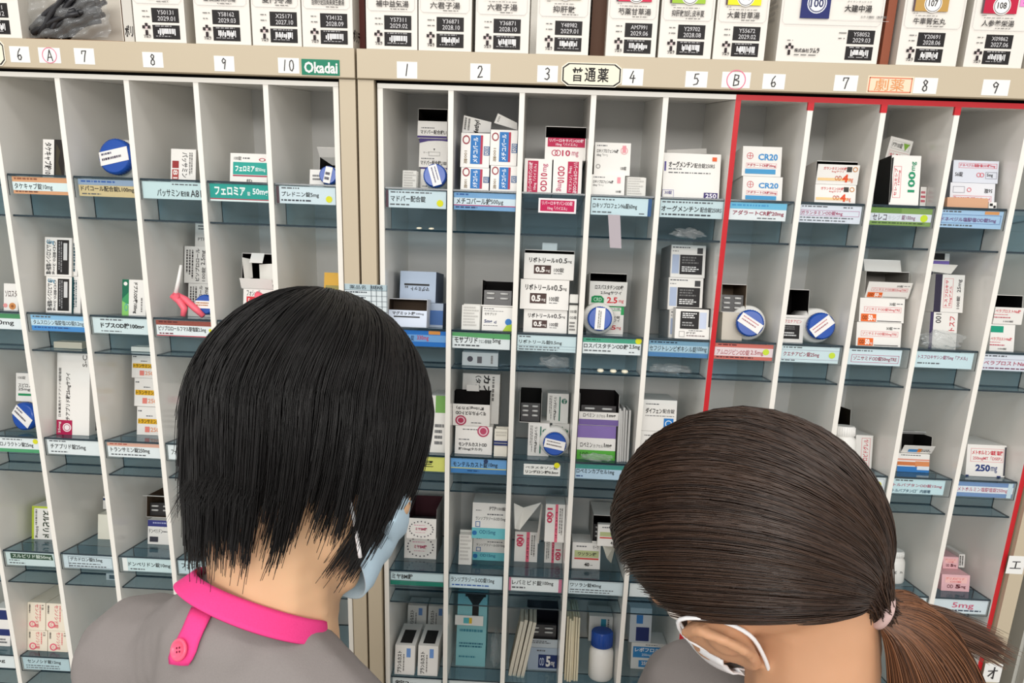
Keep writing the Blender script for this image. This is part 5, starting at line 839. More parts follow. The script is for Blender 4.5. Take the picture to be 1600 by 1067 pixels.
kampo(474, 552, CL, '当帰四逆加呉茱萸生姜湯', 'Y34132', '2028.09', yb=83, sideops=True, label=KL + 'with the longest name, above the green badge', note=(54, 74, .64))
kampo(573, 652, CR, '補中益気湯', 'Y57311', '2029.02', '41', (96, 176, 216), yb=87, label=KL + 'with sky-blue number patch')
kampo(654, 736, CR, '六君子湯', 'Y36871', '2028.10', '43', (166, 200, 52), yb=89, label=KL + 'with lime number patch, next to the sky-blue patched one')
kampo(742, 825, CR, '六君子湯', 'Y36871', '2028.10', '43', (166, 200, 52), yb=92, label=KL + 'with lime number patch, next to the yellow 54 one')
kampo(837, 918, CR, '抑肝散', 'Y48982', '2029.01', '54', (240, 220, 40), yb=95, label=KL + 'with yellow patch and number 54')
kampo(945, 1023, CR, '芍薬甘草湯', 'AM7991', '2029.06', '68', (206, 44, 78), yb=98, label=KL + 'with red patch and number 68')
kampo(1027, 1109, CR, '抑肝散加陳皮半夏', 'Y29702', '2028.08', '83', (160, 196, 60), yb=100, label=KL + 'with lime patch and pink sticky note', note=(60, 82, .64))
kampo(1112, 1192, CR, '大黄甘草湯', 'Y55672', '2029.02', '84', (244, 226, 40), yb=103, label=KL + 'with yellow patch and number 84')
kampo(1210, 1368, CR, '大建中湯', 'Y58052', '2029.03', '100', wide=True, yb=108, label='wide white herbal medicine carton with navy patch and number 100')
kampo(1398, 1492, CR, '牛車腎気丸', 'Y20691', '2028.06', '107', (190, 150, 80), yb=109, label=KL + 'with ochre patch and number 107')
kampo(1503, 1594, CR, '人参養栄湯', 'X09862', '2027.06', '108', (190, 24, 62), yb=112, label=KL + 'with crimson patch, number 108 and pink note', note=(70, 94, .60))
kampo(1599, 1680, CR, '加味逍遙散', 'Y11032', '2028.11', '24', (220, 90, 120), yb=116, label=KL + 'cut off past the crimson-patched one')
def topbox(x0p, x1p, yb, label, col, inside=False, dy=.02, dep=.08, name='cardboard_box', ops=()):
    y = HY + dy; p0 = np.array([0, y, 0]); a, b = on_plane(x0p, yb, p0, np.array([0, 1., 0])), on_plane(x1p, yb, p0, np.array([0, 1., 0])); w = b[0] - a[0]
    m_ = MB(); h = .12
    if inside:
        t = .001
        for q in ((0, t, 0, dep), (w - t, w, 0, dep), (0, w, dep - t, dep)): m_.box(q[0], q[1], q[2], q[3], 0, h, mat(col), front=mat((226, 220, 208)))
        m_.box(0, w, 0, dep, 0, t, mat(col))
    else: m_.box(0, w, 0, dep, 0, h, mat(col)); m_.prints(ops, (0, 0, h), (w, 0, 0), (0, 0, -h), (0, -1, 0))
    o = m_.build(name, loc=(a[0], y, HZ1 + .0005)); return tag(o, label, 'box', 'boxes on the cabinet tops')
topbox(38, 194, 66, 'open brown-lined box holding the bag of dark combs', (136, 96, 62), True, .012)
topbox(196, 211, 70, 'narrow grey-white box with black handwriting beside the comb box', (206, 202, 194), False, .006, ops=[('t', .1, .82, .95, .95, 'ポリ', (40, 36, 36), 0, .04)])
topbox(921, 943, 97, 'dark brown box in the gap past the yellow 54 carton', (84, 54, 36), False, .03)
topbox(1373, 1386, 109, 'narrow brown and white box past the navy patched carton', (150, 84, 60), False, .02)
topbox(556, 571, 86, 'dark red-brown box behind the carton above the badge', (96, 44, 36), False, .045)
def combs():
    root = empty('plastic_bag_of_combs', loc=tuple(on_plane(116, 40, np.array([0, HY + .01, 0]), np.array([0, 1., 0])))); tag(root, 'clear plastic bag of dark grey combs on the cabinet top', 'plastic bag')
    o0 = np.array(root.location); rr = random.Random(5); b = MB(); dm = mat((40, 40, 44), .35, .5)
    for i in range(64):
        x0, y0 = rr.uniform(52, 90), rr.uniform(46, 57); x1, y1 = x0 + rr.uniform(40, 72), y0 - rr.uniform(25, 62); k = rr.uniform(.018, .06)
        P = [on_plane(x0 + (x1 - x0) * t, y0 + (y1 - y0) * t - 6 * math.sin(3.1 * t), np.array([0, HY + .03, 0]), np.array([0, 1., 0])) - o0 + np.array([0, k - .03, 0]) for t in np.linspace(0, 1, 6)]
        b.tube(P, .0036, dm, 6)
    b.build('dark_comb', root)['kind'] = 'stuff'
    bm = bmesh.new(); bmesh.ops.create_grid(bm, x_segments=40, y_segments=26, size=.5); me = bpy.data.meshes.new('plastic_film')
    for v in bm.verts:
        u, w_ = v.co.x + .5, v.co.y + .5; p = on_plane(45 + 124 * u, 59 - 112 * w_, np.array([0, HY + .018, 0]), np.array([0, 1., 0])) - o0
        p[1] += .004 * math.sin(19 * u + 9 * w_) + .0035 * math.sin(31 * w_ - 15 * u) + .003 * abs(math.sin(24 * u * w_ + 3)); v.co = p
    bm.to_mesh(me); bm.free(); me.materials.append(M_BAG); me.polygons.foreach_set('use_smooth', [True] * len(me.polygons)); f = bpy.data.objects.new('plastic_film', me); COL.objects.link(f); f.parent = root
combs()
# printed list taped on the stile
def listsheet():
    y = -.0088; n = np.array([0, 1., 0]); a, b = on_plane(538, 443, np.array([0, y, 0]), n), on_plane(606, 520, np.array([0, y, 0]), n); w, h = b[0] - a[0], a[2] - b[2]
    m_ = MB(); m_.box(0, w, 0, .0004, 0, h, mat((214, 224, 228), .6)); ops = [Rr(0, 0, 1, .12, (176, 196, 204)), T(.12, .02, .5, .1, '薬品名', (50, 60, 70)), T(.6, .02, .9, .1, '規格', (50, 60, 70))]
    for i in range(8): ops += [Rr(0, .12 + .11 * i, 1, .128 + .11 * i, (90, 100, 110)), Li(.04, .15 + .11 * i, .6, .2 + .11 * i, 1, (60, 66, 76))]
    for x in (.0, .62, .74, .87, .985): ops.append(Rr(x, 0, x + .012, 1, (90, 100, 110)))
    m_.prints(ops, (0, 0, h), (w, 0, 0), (0, 0, -h), (0, -1, 0)); o = m_.build('printed_list_sheet', loc=(a[0], y, b[2])); tag(o, 'printed table sheet taped on the beige post between the cabinets', 'paper sheet')
listsheet()
# ------------------------------------------------------------------ room
def plane_struct(name, x0, x1, y0, y1, z0, z1, m_):
    b = MB(); b.box(x0, x1, y0, y1, z0, z1, m_); o = b.build(name); o['kind'] = 'structure'; return o
M_FLOOR = noise_mat('grey_vinyl_floor', (168, 162, 152), (150, 146, 138), 14, .4, .3)
M_WALL = noise_mat('off_white_wallpaper', (222, 219, 212), (214, 211, 204), 60, .8, .1)
plane_struct('floor', -2.6, 2.8, -3.6, 1.0, -.05, 0, M_FLOOR)
plane_struct('wall_back', -2.6, 2.8, .36, .44, 0, 2.9, M_WALL)
def locker():
    root = empty('steel_locker', loc=(1.072, .02, 0)); tag(root, 'pale grey steel locker standing past the red-edged cabinet', 'locker')
    m_ = mat((196, 196, 190), .35, .4, 'pale_grey_steel'); b = MB(); b.box(0, .45, 0, .3, 0.002, 1.2, m_); b.build('locker_body', root)
    b = MB(); b.box(.006, .444, -.018, -.001, .05, 1.19, m_); d_ = b.build('locker_door', root); b = MB(); b.box(.40, .42, -.034, -.019, .6, .75, mat((90, 92, 94), .3, .5)); b.build('locker_handle', d_)
locker()
# ------------------------------------------------------------------ people
def skin_mat(name, c, c2):
    m_ = noise_mat(name, c, c2, 30, .5, .3, .05)
    b = m_.node_tree.nodes['Principled BSDF']; b.inputs['Subsurface Weight'].default_value = .12; b.inputs['Subsurface Radius'].default_value = (.01, .004, .002); b.inputs['Subsurface Scale'].default_value = .5
    return m_
def hair_mat(name, c1, c2, rough=.34, spec=.45):
    m_ = bpy.data.materials.new(name); m_.use_nodes = True; nt = m_.node_tree; b = nt.nodes['Principled BSDF']
    g = nt.nodes.new('ShaderNodeNewGeometry'); r = nt.nodes.new('ShaderNodeMix'); r.data_type = 'RGBA'
    r.inputs[6].default_value = (*lin(c1), 1); r.inputs[7].default_value = (*lin(c2), 1)
    nt.links.new(g.outputs['Random Per Island'], r.inputs[0]); nt.links.new(r.outputs[2], b.inputs['Base Color'])
    b.inputs['Roughness'].default_value = rough; b.inputs['Specular IOR Level'].default_value = spec
    return m_
def cv(x, y, z):                      # direction given along the view's right / up / away axes
    v = RT * x + UP * y + FW * z
    return v / np.linalg.norm(v)
def nrm(v): return v / np.linalg.norm(v)
def remesh(mb_parts, voxel, name, m_, parent, smooth=6):
    me = bpy.data.meshes.new(name); bm = bmesh.new()
    for kind, a in mb_parts:
        if kind == 'e':
            c, ax, r = a; mm = Matrix.Identity(4)
            for i in range(3):
                for j in range(3): mm[i][j] = float(ax[j][i] * r[j])
                mm[i][3] = float(c[i])
            bmesh.ops.create_icosphere(bm, subdivisions=3, radius=1, matrix=mm)
        else:
            p, q, r0, r1 = a; L = np.linalg.norm(q - p); n = max(2, int(L / (min(r0, r1) * .35)) + 1)
            for i in range(n + 1):
                t = i / n; bmesh.ops.create_icosphere(bm, subdivisions=2, radius=r0 + (r1 - r0) * t, matrix=Matrix.Translation(Vector(p + (q - p) * t)))
    bm.to_mesh(me); bm.free(); o = bpy.data.objects.new(name, me); COL.objects.link(o)
    md = o.modifiers.new('r', 'REMESH'); md.mode = 'VOXEL'; md.voxel_size = voxel; md.use_smooth_shade = True
    s_ = o.modifiers.new('s', 'SMOOTH'); s_.factor = .5; s_.iterations = smooth
    dg = bpy.context.evaluated_depsgraph_get(); nm = bpy.data.meshes.new_from_object(o.evaluated_get(dg)); o.modifiers.clear(); o.data = nm; nm.name = name
    nm.materials.clear(); nm.materials.append(m_); nm.polygons.foreach_set('use_smooth', [True] * len(nm.polygons)); o.parent = parent
    return o
def bvh_of(o):
    me = o.data; return BVHTree.FromPolygons([v.co.copy() for v in me.vertices], [tuple(p.vertices) for p in me.polygons])
def strands(name, paths, rad, m_, parent, taper=.5):
    """paths: (count, points, 3) array of hair strands, each a fine three-sided tube"""
    P = np.asarray(paths, float); n, k, _ = P.shape
    D = np.gradient(P, axis=1); D /= np.linalg.norm(D, axis=2, keepdims=True) + 1e-9
    t = np.array([.31, .52, .79]); A = np.cross(D, t); A /= np.linalg.norm(A, axis=2, keepdims=True) + 1e-9; B = np.cross(D, A)
    rr = (np.ones(k) * rad); rr = rad * (1 - (1 - taper) * np.linspace(0, 1, k) ** 2) * np.minimum(1, .35 + 4 * np.linspace(0, 1, k))
    V = np.empty((n, k, 3, 3))
    for j in range(3):
        th = 2 * math.pi * j / 3; V[:, :, j] = P + (A * math.cos(th) + B * math.sin(th)) * rr[None, :, None]
    base = (np.arange(n)[:, None, None] * k + np.arange(k - 1)[None, :, None]) * 3
    j = np.arange(3)[None, None, :]; j2 = (j + 1) % 3
    Q = np.stack([base + j, base + j2, base + 3 + j2, base + 3 + j], -1).reshape(-1, 4)
    me = bpy.data.meshes.new(name); me.vertices.add(n * k * 3); me.vertices.foreach_set('co', V.ravel()); me.loops.add(Q.size); me.loops.foreach_set('vertex_index', Q.ravel().astype(np.int32))
    me.polygons.add(len(Q)); me.polygons.foreach_set('loop_start', np.arange(0, Q.size, 4, dtype=np.int32)); me.polygons.foreach_set('use_smooth', np.ones(len(Q), bool))
    me.update(calc_edges=True); me.materials.append(m_); o = bpy.data.objects.new(name, me); COL.objects.link(o); o.parent = parent; return o
def surf_mesh(name, V, nu, nv, m_, parent, close_u=True, thick=0):
    """grid of points (nv rows of nu) as a smooth surface"""
    fs = []
    for i in range(nv - 1):
        for j_ in range(nu if close_u else nu - 1):
            j2 = (j_ + 1) % nu; fs.append((i * nu + j_, i * nu + j2, (i + 1) * nu + j2, (i + 1) * nu + j_))
    me = bpy.data.meshes.new(name); me.from_pydata([tuple(map(float, p)) for p in V], [], fs); me.polygons.foreach_set('use_smooth', [True] * len(fs)); me.materials.append(m_); me.update()
    o = bpy.data.objects.new(name, me); COL.objects.link(o); o.parent = parent
    if thick:
        md = o.modifiers.new('t', 'SOLIDIFY'); md.thickness = thick; md.offset = 0
        dg = bpy.context.evaluated_depsgraph_get(); nm = bpy.data.meshes.new_from_object(o.evaluated_get(dg)); o.modifiers.clear(); o.data = nm; nm.name = name
    return o
class Person:
    def __init__(s, label, Hc, F, U, neck, M, S_, Ut, skin, ear=1.0, eo=(0, 0)):
        s.eo = eo
        s.Hc = np.array(Hc); s.F = nrm(F - U * np.dot(F, U)); s.U = nrm(U); s.R = np.cross(s.F, s.U)
        s.root = empty('person', loc=(0, 0, 0)); tag(s.root, label, 'person')
        h = lambda x, y, z: s.Hc + s.R * x + s.F * y + s.U * z; s.h = h
        ax = (s.R, s.F, s.U)
        parts = [('e', (h(0, -.012, .012), ax, (.073, .091, .083))), ('e', (h(0, .030, -.035), ax, (.060, .060, .078))), ('e', (h(0, .045, -.085), ax, (.046, .042, .032))),
                 ('e', (h(0, .076, -.104), ax, (.020, .016, .016))), ('e', (h(.034, .062, -.045), ax, (.026, .028, .026))), ('e', (h(-.034, .062, -.045), ax, (.026, .028, .026))),
                 ('e', (h(0, .074, .012), ax, (.048, .018, .020))), ('c', (h(0, .088, -.012), h(0, .104, -.046), .008, .0115)), ('e', (h(.011, .094, -.047), ax, (.009, .010, .008))), ('e', (h(-.011, .094, -.047), ax, (.009, .010, .008))),
                 ('e', (h(0, .086, -.073), ax, (.022, .009, .006))), ('e', (h(0, .085, -.082), ax, (.019, .009, .006)))]
        for sd in (1, -1):
            hel = [(.066, .022, -.034), (.072, .024, -.016), (.079, .014, -.002), (.085, -.004, .003), (.088, -.018, -.008), (.086, -.022, -.024), (.081, -.017, -.040), (.075, -.006, -.053), (.070, .004, -.060)]
            rr = [.004, .005, .0052, .005, .0048, .0046, .0046, .0062, .006]
            for i in range(len(hel) - 1):
                a, b = hel[i], hel[i + 1]; a, b = (a[0] * ear, a[1] + eo[0], a[2] + eo[1]), (b[0] * ear, b[1] + eo[0], b[2] + eo[1]); parts.append(('c', (h(sd * a[0], a[1], a[2]), h(sd * b[0], b[1], b[2]), rr[i], rr[i + 1])))
            parts.append(('e', (h(sd * .073 * ear, .002 + eo[0], -.026 + eo[1]), (nrm(s.R * sd + s.F * .45), s.F, s.U), (.0055, .022, .030))))
            parts.append(('e', (h(sd * .080 * ear, -.004 + eo[0], -.020 + eo[1]), (nrm(s.R * sd + s.F * .45), s.F, s.U), (.0055, .009, .016)))); parts.append(('e', (h(sd * .075, .017, -.032), ax, (.006, .004, .007))))
        s.neck = np.array(neck); s.M = np.array(M); s.S = nrm(S_ - Ut * np.dot(S_, Ut)); s.Ut = nrm(Ut); s.Fb = np.cross(s.Ut, s.S)
        b = lambda x, y, z: s.M + s.S * x + s.Fb * y + s.Ut * z; s.b = b
        top = h(0, -.022, -.045)
        parts += [('c', (top, s.neck, .052, .051)), ('c', (h(0, .005, -.06), s.neck + s.Fb * .012, .044, .047)), ('c', (s.neck, b(0, 0, -.02), .052, .07))]
        s.tors = [('e', (b(0, .01, -.13), (s.S, s.Fb, s.Ut), (.150, .100, .19))), ('e', (b(0, -.012, -.06), (s.S, s.Fb, s.Ut), (.135, .080, .09))), ('e', (b(0, .01, -.38), (s.S, s.Fb, s.Ut), (.145, .095, .19)))]
        for sd in (1, -1): s.tors += [('c', (b(sd * .035, -.006, .035), b(sd * .150, -.002, -.010), .040, .048))]
        parts += s.tors
        s.arms = []
        down = nrm(np.array([0, .42, -.9])); fwd = nrm(np.array([0, .80, -.45]))
        for sd in (1, -1):
            sh = b(sd * .155, 0, -.018); el = sh + (down + s.S * sd * .12) * .27; wr = el + nrm(fwd - s.S * sd * .25) * .20; ha = wr + nrm(fwd - s.S * sd * .2) * .09
            s.arms.append((sh, el, wr)); parts += [('c', (sh, el, .046, .037)), ('c', (el, wr, .036, .024)), ('e', ((wr + (ha - wr) * .45), (s.S, nrm(ha - wr), nrm(np.cross(s.S, ha - wr))), (.036, .048, .014)))]
            fd = nrm(ha - wr); sv = nrm(s.S - fd * np.dot(s.S, fd)); dn = np.array([0, 0, -1.])
            for k, (off, L) in enumerate(((-.027, .062), (-.009, .072), (.009, .068), (.026, .052))):
                p0 = wr + fd * .078 + sv * off; p1 = p0 + nrm(fd + dn * .25) * L * .5; p2 = p1 + nrm(fd + dn * .8) * L * .5; parts += [('c', (p0, p1, .0085, .008)), ('c', (p1, p2, .008, .0068))]
            t0 = wr + fd * .03 - sv * sd * .03; t1 = t0 + nrm(fd * .6 - sv * sd * .8) * .035; t2 = t1 + nrm(fd - sv * sd * .15) * .03; parts += [('c', (t0, t1, .011, .0095)), ('c', (t1, t2, .0095, .0075))]
        hip = b(0, .0, -.50); s.hip = hip; s.legs = []
        for sd in (1, -1):
            hj = hip + s.S * sd * .085 - s.Ut * .02; kn = np.array([hj[0] + sd * .01 * s.S[0], hj[1] + .03, hj[2] * .53]); an = np.array([kn[0], kn[1] - .03, .085]); to = np.array([an[0], an[1], .035]) + nrm(np.array([s.Fb[0], s.Fb[1], 0])) * .14
            s.legs.append((hj, kn, an, to)); parts += [('c', (hj, kn, .078, .054)), ('c', (kn, an, .052, .036)), ('c', (an - [0, 0, .045], to, .036, .028))]
        parts += [('e', (hip + s.Ut * .02, (s.S, s.Fb, s.Ut), (.155, .11, .11)))]
        s.body = remesh(parts, .0042, 'body', skin, s.root, 4)
        for sd in (1, -1):
            e = MB(); e.lathe([(.0001, -.0045), (.008, -.003), (.0105, 0), (.008, .006), (.0001, .0075)], h(sd * .032, .079, -.012), s.F, mat((232, 228, 222), .2), 20, closed=False); e.lathe([(.0001, .0072), (.0045, .0068)], h(sd * .032, .0802, -.012), s.F, mat((34, 22, 18), .15), 16, closed=False); e.build('eye', s.root)
            e = MB(); e.tube([h(sd * (.014 + .009 * i), .093 - .0035 * i - .001 * i * i, .012 + .004 * math.sin(i * .8)) for i in range(5)], [.0016, .0024, .0024, .002, .001], mat((36, 26, 22), .7), 6); e.build('eyebrow', s.root)
    def clothes(s, m_top, m_pants):
        b = s.b; g = [(k, ((a[0], a[1], tuple(r + .008 for r in a[2])) if k == 'e' else (a[0], a[1], a[2] + .008, a[3] + .008))) for k, a in s.tors]
        g.append(('c', (s.nk, b(0, 0, -.06), .0635, .090)))
        for sd in (1, -1): g.append(('c', (s.nk + s.S * sd * .018, b(sd * .105, -.004, .008), .052, .052)))
        for sh, el, wr in s.arms: g += [('c', (sh, sh + (el - sh) * .82, .057, .054))]
        g.append(('e', (s.hip + s.Ut * .06, (s.S, s.Fb, s.Ut), (.172, .128, .14))))
        s.top = remesh(g, .0045, 'scrub_top', m_top, s.root, 5)
        s.pants = remesh([x for hj, kn, an, to in s.legs for x in (('c', (hj, kn, .090, .068)), ('c', (kn, an + np.array([0, 0, .02]), .068, .060)))], .007, 'trousers', m_pants, s.root, 4)
        s.shoes = [remesh([('c', (an - np.array([0, 0, .040]), to - np.array([0, 0, .002]), .042, .034))], .006, 'shoe', mat((232, 230, 226), .5, .3, 'white_shoe'), s.root, 3) for hj, kn, an, to in s.legs]
M_SCRUB = noise_mat('grey_scrub_cloth', (138, 132, 130), (130, 124, 122), 900, .85, .15, .12)
M_PNKC = noise_mat('pink_collar_cloth', (238, 72, 142), (230, 64, 134), 700, .8, .15, .12)
M_SKIN1 = skin_mat('fair_skin', (226, 186, 148), (218, 174, 136)); M_SKIN2 = skin_mat('tan_skin', (204, 156, 122), (194, 146, 112))
M_HAIR1 = hair_mat('black_hair', (10, 9, 9), (22, 19, 19), .40, .32); M_HAIR2 = hair_mat('dark_brown_hair', (37, 26, 21), (72, 52, 40), .38); M_TAIL = hair_mat('warm_brown_hair', (66, 42, 29), (140, 94, 64), .4)
M_MASKB = noise_mat('pale_blue_mask', (196, 220, 234), (186, 212, 230), 300, .8, .1, .1); M_MASKW = mat((238, 238, 240), .8, .1, 'white_mask')
# ---- first person: black bob, seen from behind
Hc1 = at(496, 656, .635)
U1h = cv(.24, .85, .46); F1h = cv(.55, -.56, .62)
P1 = Person('person with a black bob in grey scrubs with pink collar, reaching towards the shelves', Hc1, F1h, U1h, at(425, 965, .615), at(430, 1136, .615), cv(.84, -.34, -.42), cv(.28, .93, -.02), M_SKIN1, .90)
NK1 = cv(.36, .91, .22); CC1 = at(408, 937, .61); P1.nk = CC1 - NK1 * .036
P1.clothes(M_SCRUB, mat((60, 62, 72), .85, .1, 'dark_trousers'))
def mask_on(p, m_, name='face_mask', zt=-.022, zb=-.118, az=1.12):
    V = []; nu, nv = 33, 12
    for i in range(nv):
        z = zt + (zb - zt) * i / (nv - 1)
        for j in range(nu):
            a = -az + 2 * az * j / (nu - 1); f = i / (nv - 1)
            rx = .073 - .018 * f ** 1.6; ry = .070 + .035 * math.sin(min(1, f * 1.5 + .25) * math.pi * .62) * (1 - .22 * f)
            ry -= .010 * f * f
            zz = z + (.020 * (abs(a) / az) ** 2 if i > nv / 2 else -.020 * (abs(a) / az) ** 2 * (1 - 2 * f))
            pl = .0012 * math.sin(i * 2.1)
            V.append(p.h((rx + pl) * math.sin(a), .012 + (ry + pl) * math.cos(a) * 1.0, zz))
    o = surf_mesh(name, V, nu, nv, m_, p.root, False, .0016)
    for sd in (1, -1):
        e0, e1 = p.h(sd * .066, .040, -.045), p.h(sd * .060, .040, -.098); ear = [p.h(sd * x_, y_ + p.eo[0], z_ + p.eo[1]) for x_, y_, z_ in ((.077, .026, -.012), (.081, .010, .0105), (.080, -.016, .000), (.077, -.024, -.024), (.074, -.014, -.052))]
        b = MB(); ctl = [e0] + [(e0 + ear[0]) / 2 + p.R * sd * .002] + ear + [(ear[-1] + e1) / 2 + p.R * sd * .002, e1]
        pts = []
        for i in range(len(ctl) - 1):
            a, c_ = ctl[max(i - 1, 0)], ctl[min(i + 2, len(ctl) - 1)]
            for t in (0, .25, .5, .75): q, r_ = ctl[i], ctl[i + 1]; pts.append(.5 * (2 * q + (r_ - a) * t + (2 * a - 5 * q + 4 * r_ - c_) * t * t + (3 * q - a - 3 * r_ + c_) * t ** 3))
        pts.append(ctl[-1]); b.tube(pts, .0016, M_MASKW, 8); b.build('ear_loop', o)
    return o
mask_on(P1, M_MASKB)
# collar: a stand band round the neck, on the shirt
def collar(p, m_, C, ax_u, ra, rb, h0, h1, flare=.010):
    """C: centre, ax_u: neck axis; band between heights h0 and h1"""
    n_ = nrm(ax_u); s_ = nrm(p.S - n_ * np.dot(p.S, n_)); f_ = np.cross(n_, s_); V = []; nu, nv = 72, 7
    for i in range(nv):
        t = i / (nv - 1)
        for j in range(nu):
            a = 2 * math.pi * j / nu; k = flare * (1 - t) + .0022 * math.sin(3 * a + 1) * t
            dip = -.030 * max(0, math.cos(a - math.pi / 2)) ** 2
            V.append(C + s_ * (ra + k) * math.cos(a) + f_ * (rb + k) * math.sin(a) + n_ * (h0 + (h1 - h0) * t + dip))
    return surf_mesh('collar', V, nu, nv, m_, p.top, True, .0022)
COL1 = collar(P1, M_PNKC, CC1, NK1, .054, .056, -.010, .006, .010)
TB = bvh_of(P1.top)
def hit(px, py, bv, lift=0.0):
    o, v = ray(px, py); v = nrm(v); r = bv.ray_cast(Vector(o), Vector(v))
    if r[0] is None: r = bv.find_nearest(Vector(at(px, py, .55)))
    return np.array(r[0]) + np.array(r[1]) * lift
def tab():
    L = [((303, 950), (334, 960)), ((296, 966), (327, 974)), ((289, 984), (320, 988)), ((281, 1000), (313, 1004)), ((273, 1014), (309, 1018)), ((269, 1026), (304, 1028)), ((270, 1036), (298, 1037))]
    V = []
    for a, b in L:
        for t in np.linspace(0, 1, 7): V.append(hit(a[0] + (b[0] - a[0]) * t, a[1] + (b[1] - a[1]) * t, TB, .0022 + .0012 * math.sin(math.pi * t)))
    o = surf_mesh('button_tab', V, 7, len(L), M_PNKC, P1.top, False, .0018)
    c = hit(289, 1014, TB, .0042); n_ = nrm(c - hit(289, 1014, TB, 0)); b = MB(); mb_ = mat((246, 92, 124), .3, .4, 'pink_button'); R = .0077
    b.lathe([(R * .9, 0), (R, .0008), (R, .0018), (R * .9, .0026), (R * .74, .0024), (R * .68, .0017), (R * .02, .0017)], c, n_, mb_, 36)
    u = nrm(np.cross(n_, UP)); w = np.cross(n_, u)
    for a in range(4):
        th = math.pi / 4 + a * math.pi / 2 + .3; q = c + (u * math.cos(th) + w * math.sin(th)) * R * .24; b.lathe([(.00075, .0018), (.00075, .00195)], q, n_, mat((110, 20, 50), .8), 10)
    b.build('button', o)
tab()
# ---- bob hair
def bob(p, m_):
    n = 11500; k = 15; ru, rf, rz = .088, .101, .101
    C = p.h(0, -.006, .006); grav = nrm(np.array([0, 0, .7]) + p.U * .5)
    crown = nrm(p.U * .93 - p.F * .36); X = nrm(p.R); Yv = np.cross(crown, X)
    phi = rng.uniform(-math.pi, math.pi, n); s0 = rng.uniform(0, 1, n) ** .8; lay = rng.uniform(0, 1, n) ** .7
    def path(ph, st, ly, jit, nn=k, endj=0.0):
        """ph: direction round the crown; goes over the skull, then hangs"""
        d0 = d = np.cos(ph) * X + np.sin(ph) * Yv                 # outward direction
        sw = .62 + 30 * jit[0] if jit.any() else 0
        face = np.dot(d, p.F); side = np.dot(d, p.R)
        hang = .088 + .008 * math.sin(3 * ph) + endj               # how far below the widest ring it ends
        if face > .86: hang = .012 + .05 * (1 - face)              # fringe
        elif face > .1: hang = .122 + endj
        if face < -.55: hang = .085 + endj * 1.5
        arc = math.pi / 2; tot = arc * .100 + hang; L0 = st * arc * .100 * .8; pts = []
        for i in range(nn):
            L = L0 + (tot - L0) * i / (nn - 1); th = min(L / .100, arc * .999)
            pp = ph + sw * (1 - min(1, L / (arc * .100))) ** 1.4; d = np.cos(pp) * X + np.sin(pp) * Yv; v = math.cos(th) * crown + math.sin(th) * d; e = np.array([np.dot(v, p.R) * ru, np.dot(v, p.F) * rf, np.dot(v, p.U) * rz]); q = C + p.R * e[0] + p.F * e[1] + p.U * e[2]
            if L > arc * .100:
                t = L - arc * .100; f = t / .1; HH = .07; tt = min(t, HH); q = q - crown * (tt - tt * tt / (2 * HH)) - grav * (tt * tt / (2 * HH) + max(0, t - HH))
                inn = .10 * f * f if face > -.3 else .26 * f ** 1.6
                if face > .1 and side > 0: inn += .12 * f
                rad = q - C; rad = rad - p.U * np.dot(rad, p.U); q = q - rad * inn
            rad = q - C; q = C + rad * (.955 + .06 * ly) ; pts.append(q + jit * (i / nn) ** 1.5)
        return pts
    paths = []
    for i in range(n):
        cl = round(phi[i] * 26) / 26 + .0; ph = phi[i] + (cl - phi[i]) * .35
        ej = .016 * math.sin(cl * 37) + .008 * math.sin(cl * 111) + rng.normal(0, .006) - (.022 if rng.uniform() < .2 else 0)
        jit = rng.normal(0, .0022, 3) + p.R * .007 * math.sin(cl * 91) + p.F * .004 * math.sin(cl * 61) ; paths.append(path(ph + (.16 * math.sin(cl * 53) + rng.normal(0, .05)) * (1 - s0[i]), s0[i], lay[i], jit, k, ej))
    o = strands('hair', paths, .00052, m_, p.root, .45)
    nu, nv = 96, 22; V = []
    for i in range(nv):
        for j in range(nu):
            ph = -math.pi + 2 * math.pi * j / nu; q = path(ph, 0, 0.0, np.zeros(3), nv, -.012)[i]; V.append(C + (q - C) * .985)
    c = surf_mesh('hair_underlayer', V, nu, nv, mat((12, 10, 10), .5, .3, 'black_hair_underlayer'), o, True)
    # short hairs on the nape
    ps = []
    for i in range(500):
        a = rng.normal(0, .55); z = rng.uniform(-.085, -.045); q = p.h(.056 * math.sin(a), -.022 - .052 * math.cos(a), z); e = q - p.U * rng.uniform(.012, .035) + p.R * rng.normal(0, .004) - p.F * rng.uniform(.0, .004)
        ps.append([q + (e - q) * t for t in np.linspace(0, 1, 5)])
    strands('nape_hair', ps, .0002, m_, o, .3)
    return o
bob(P1, M_HAIR1)
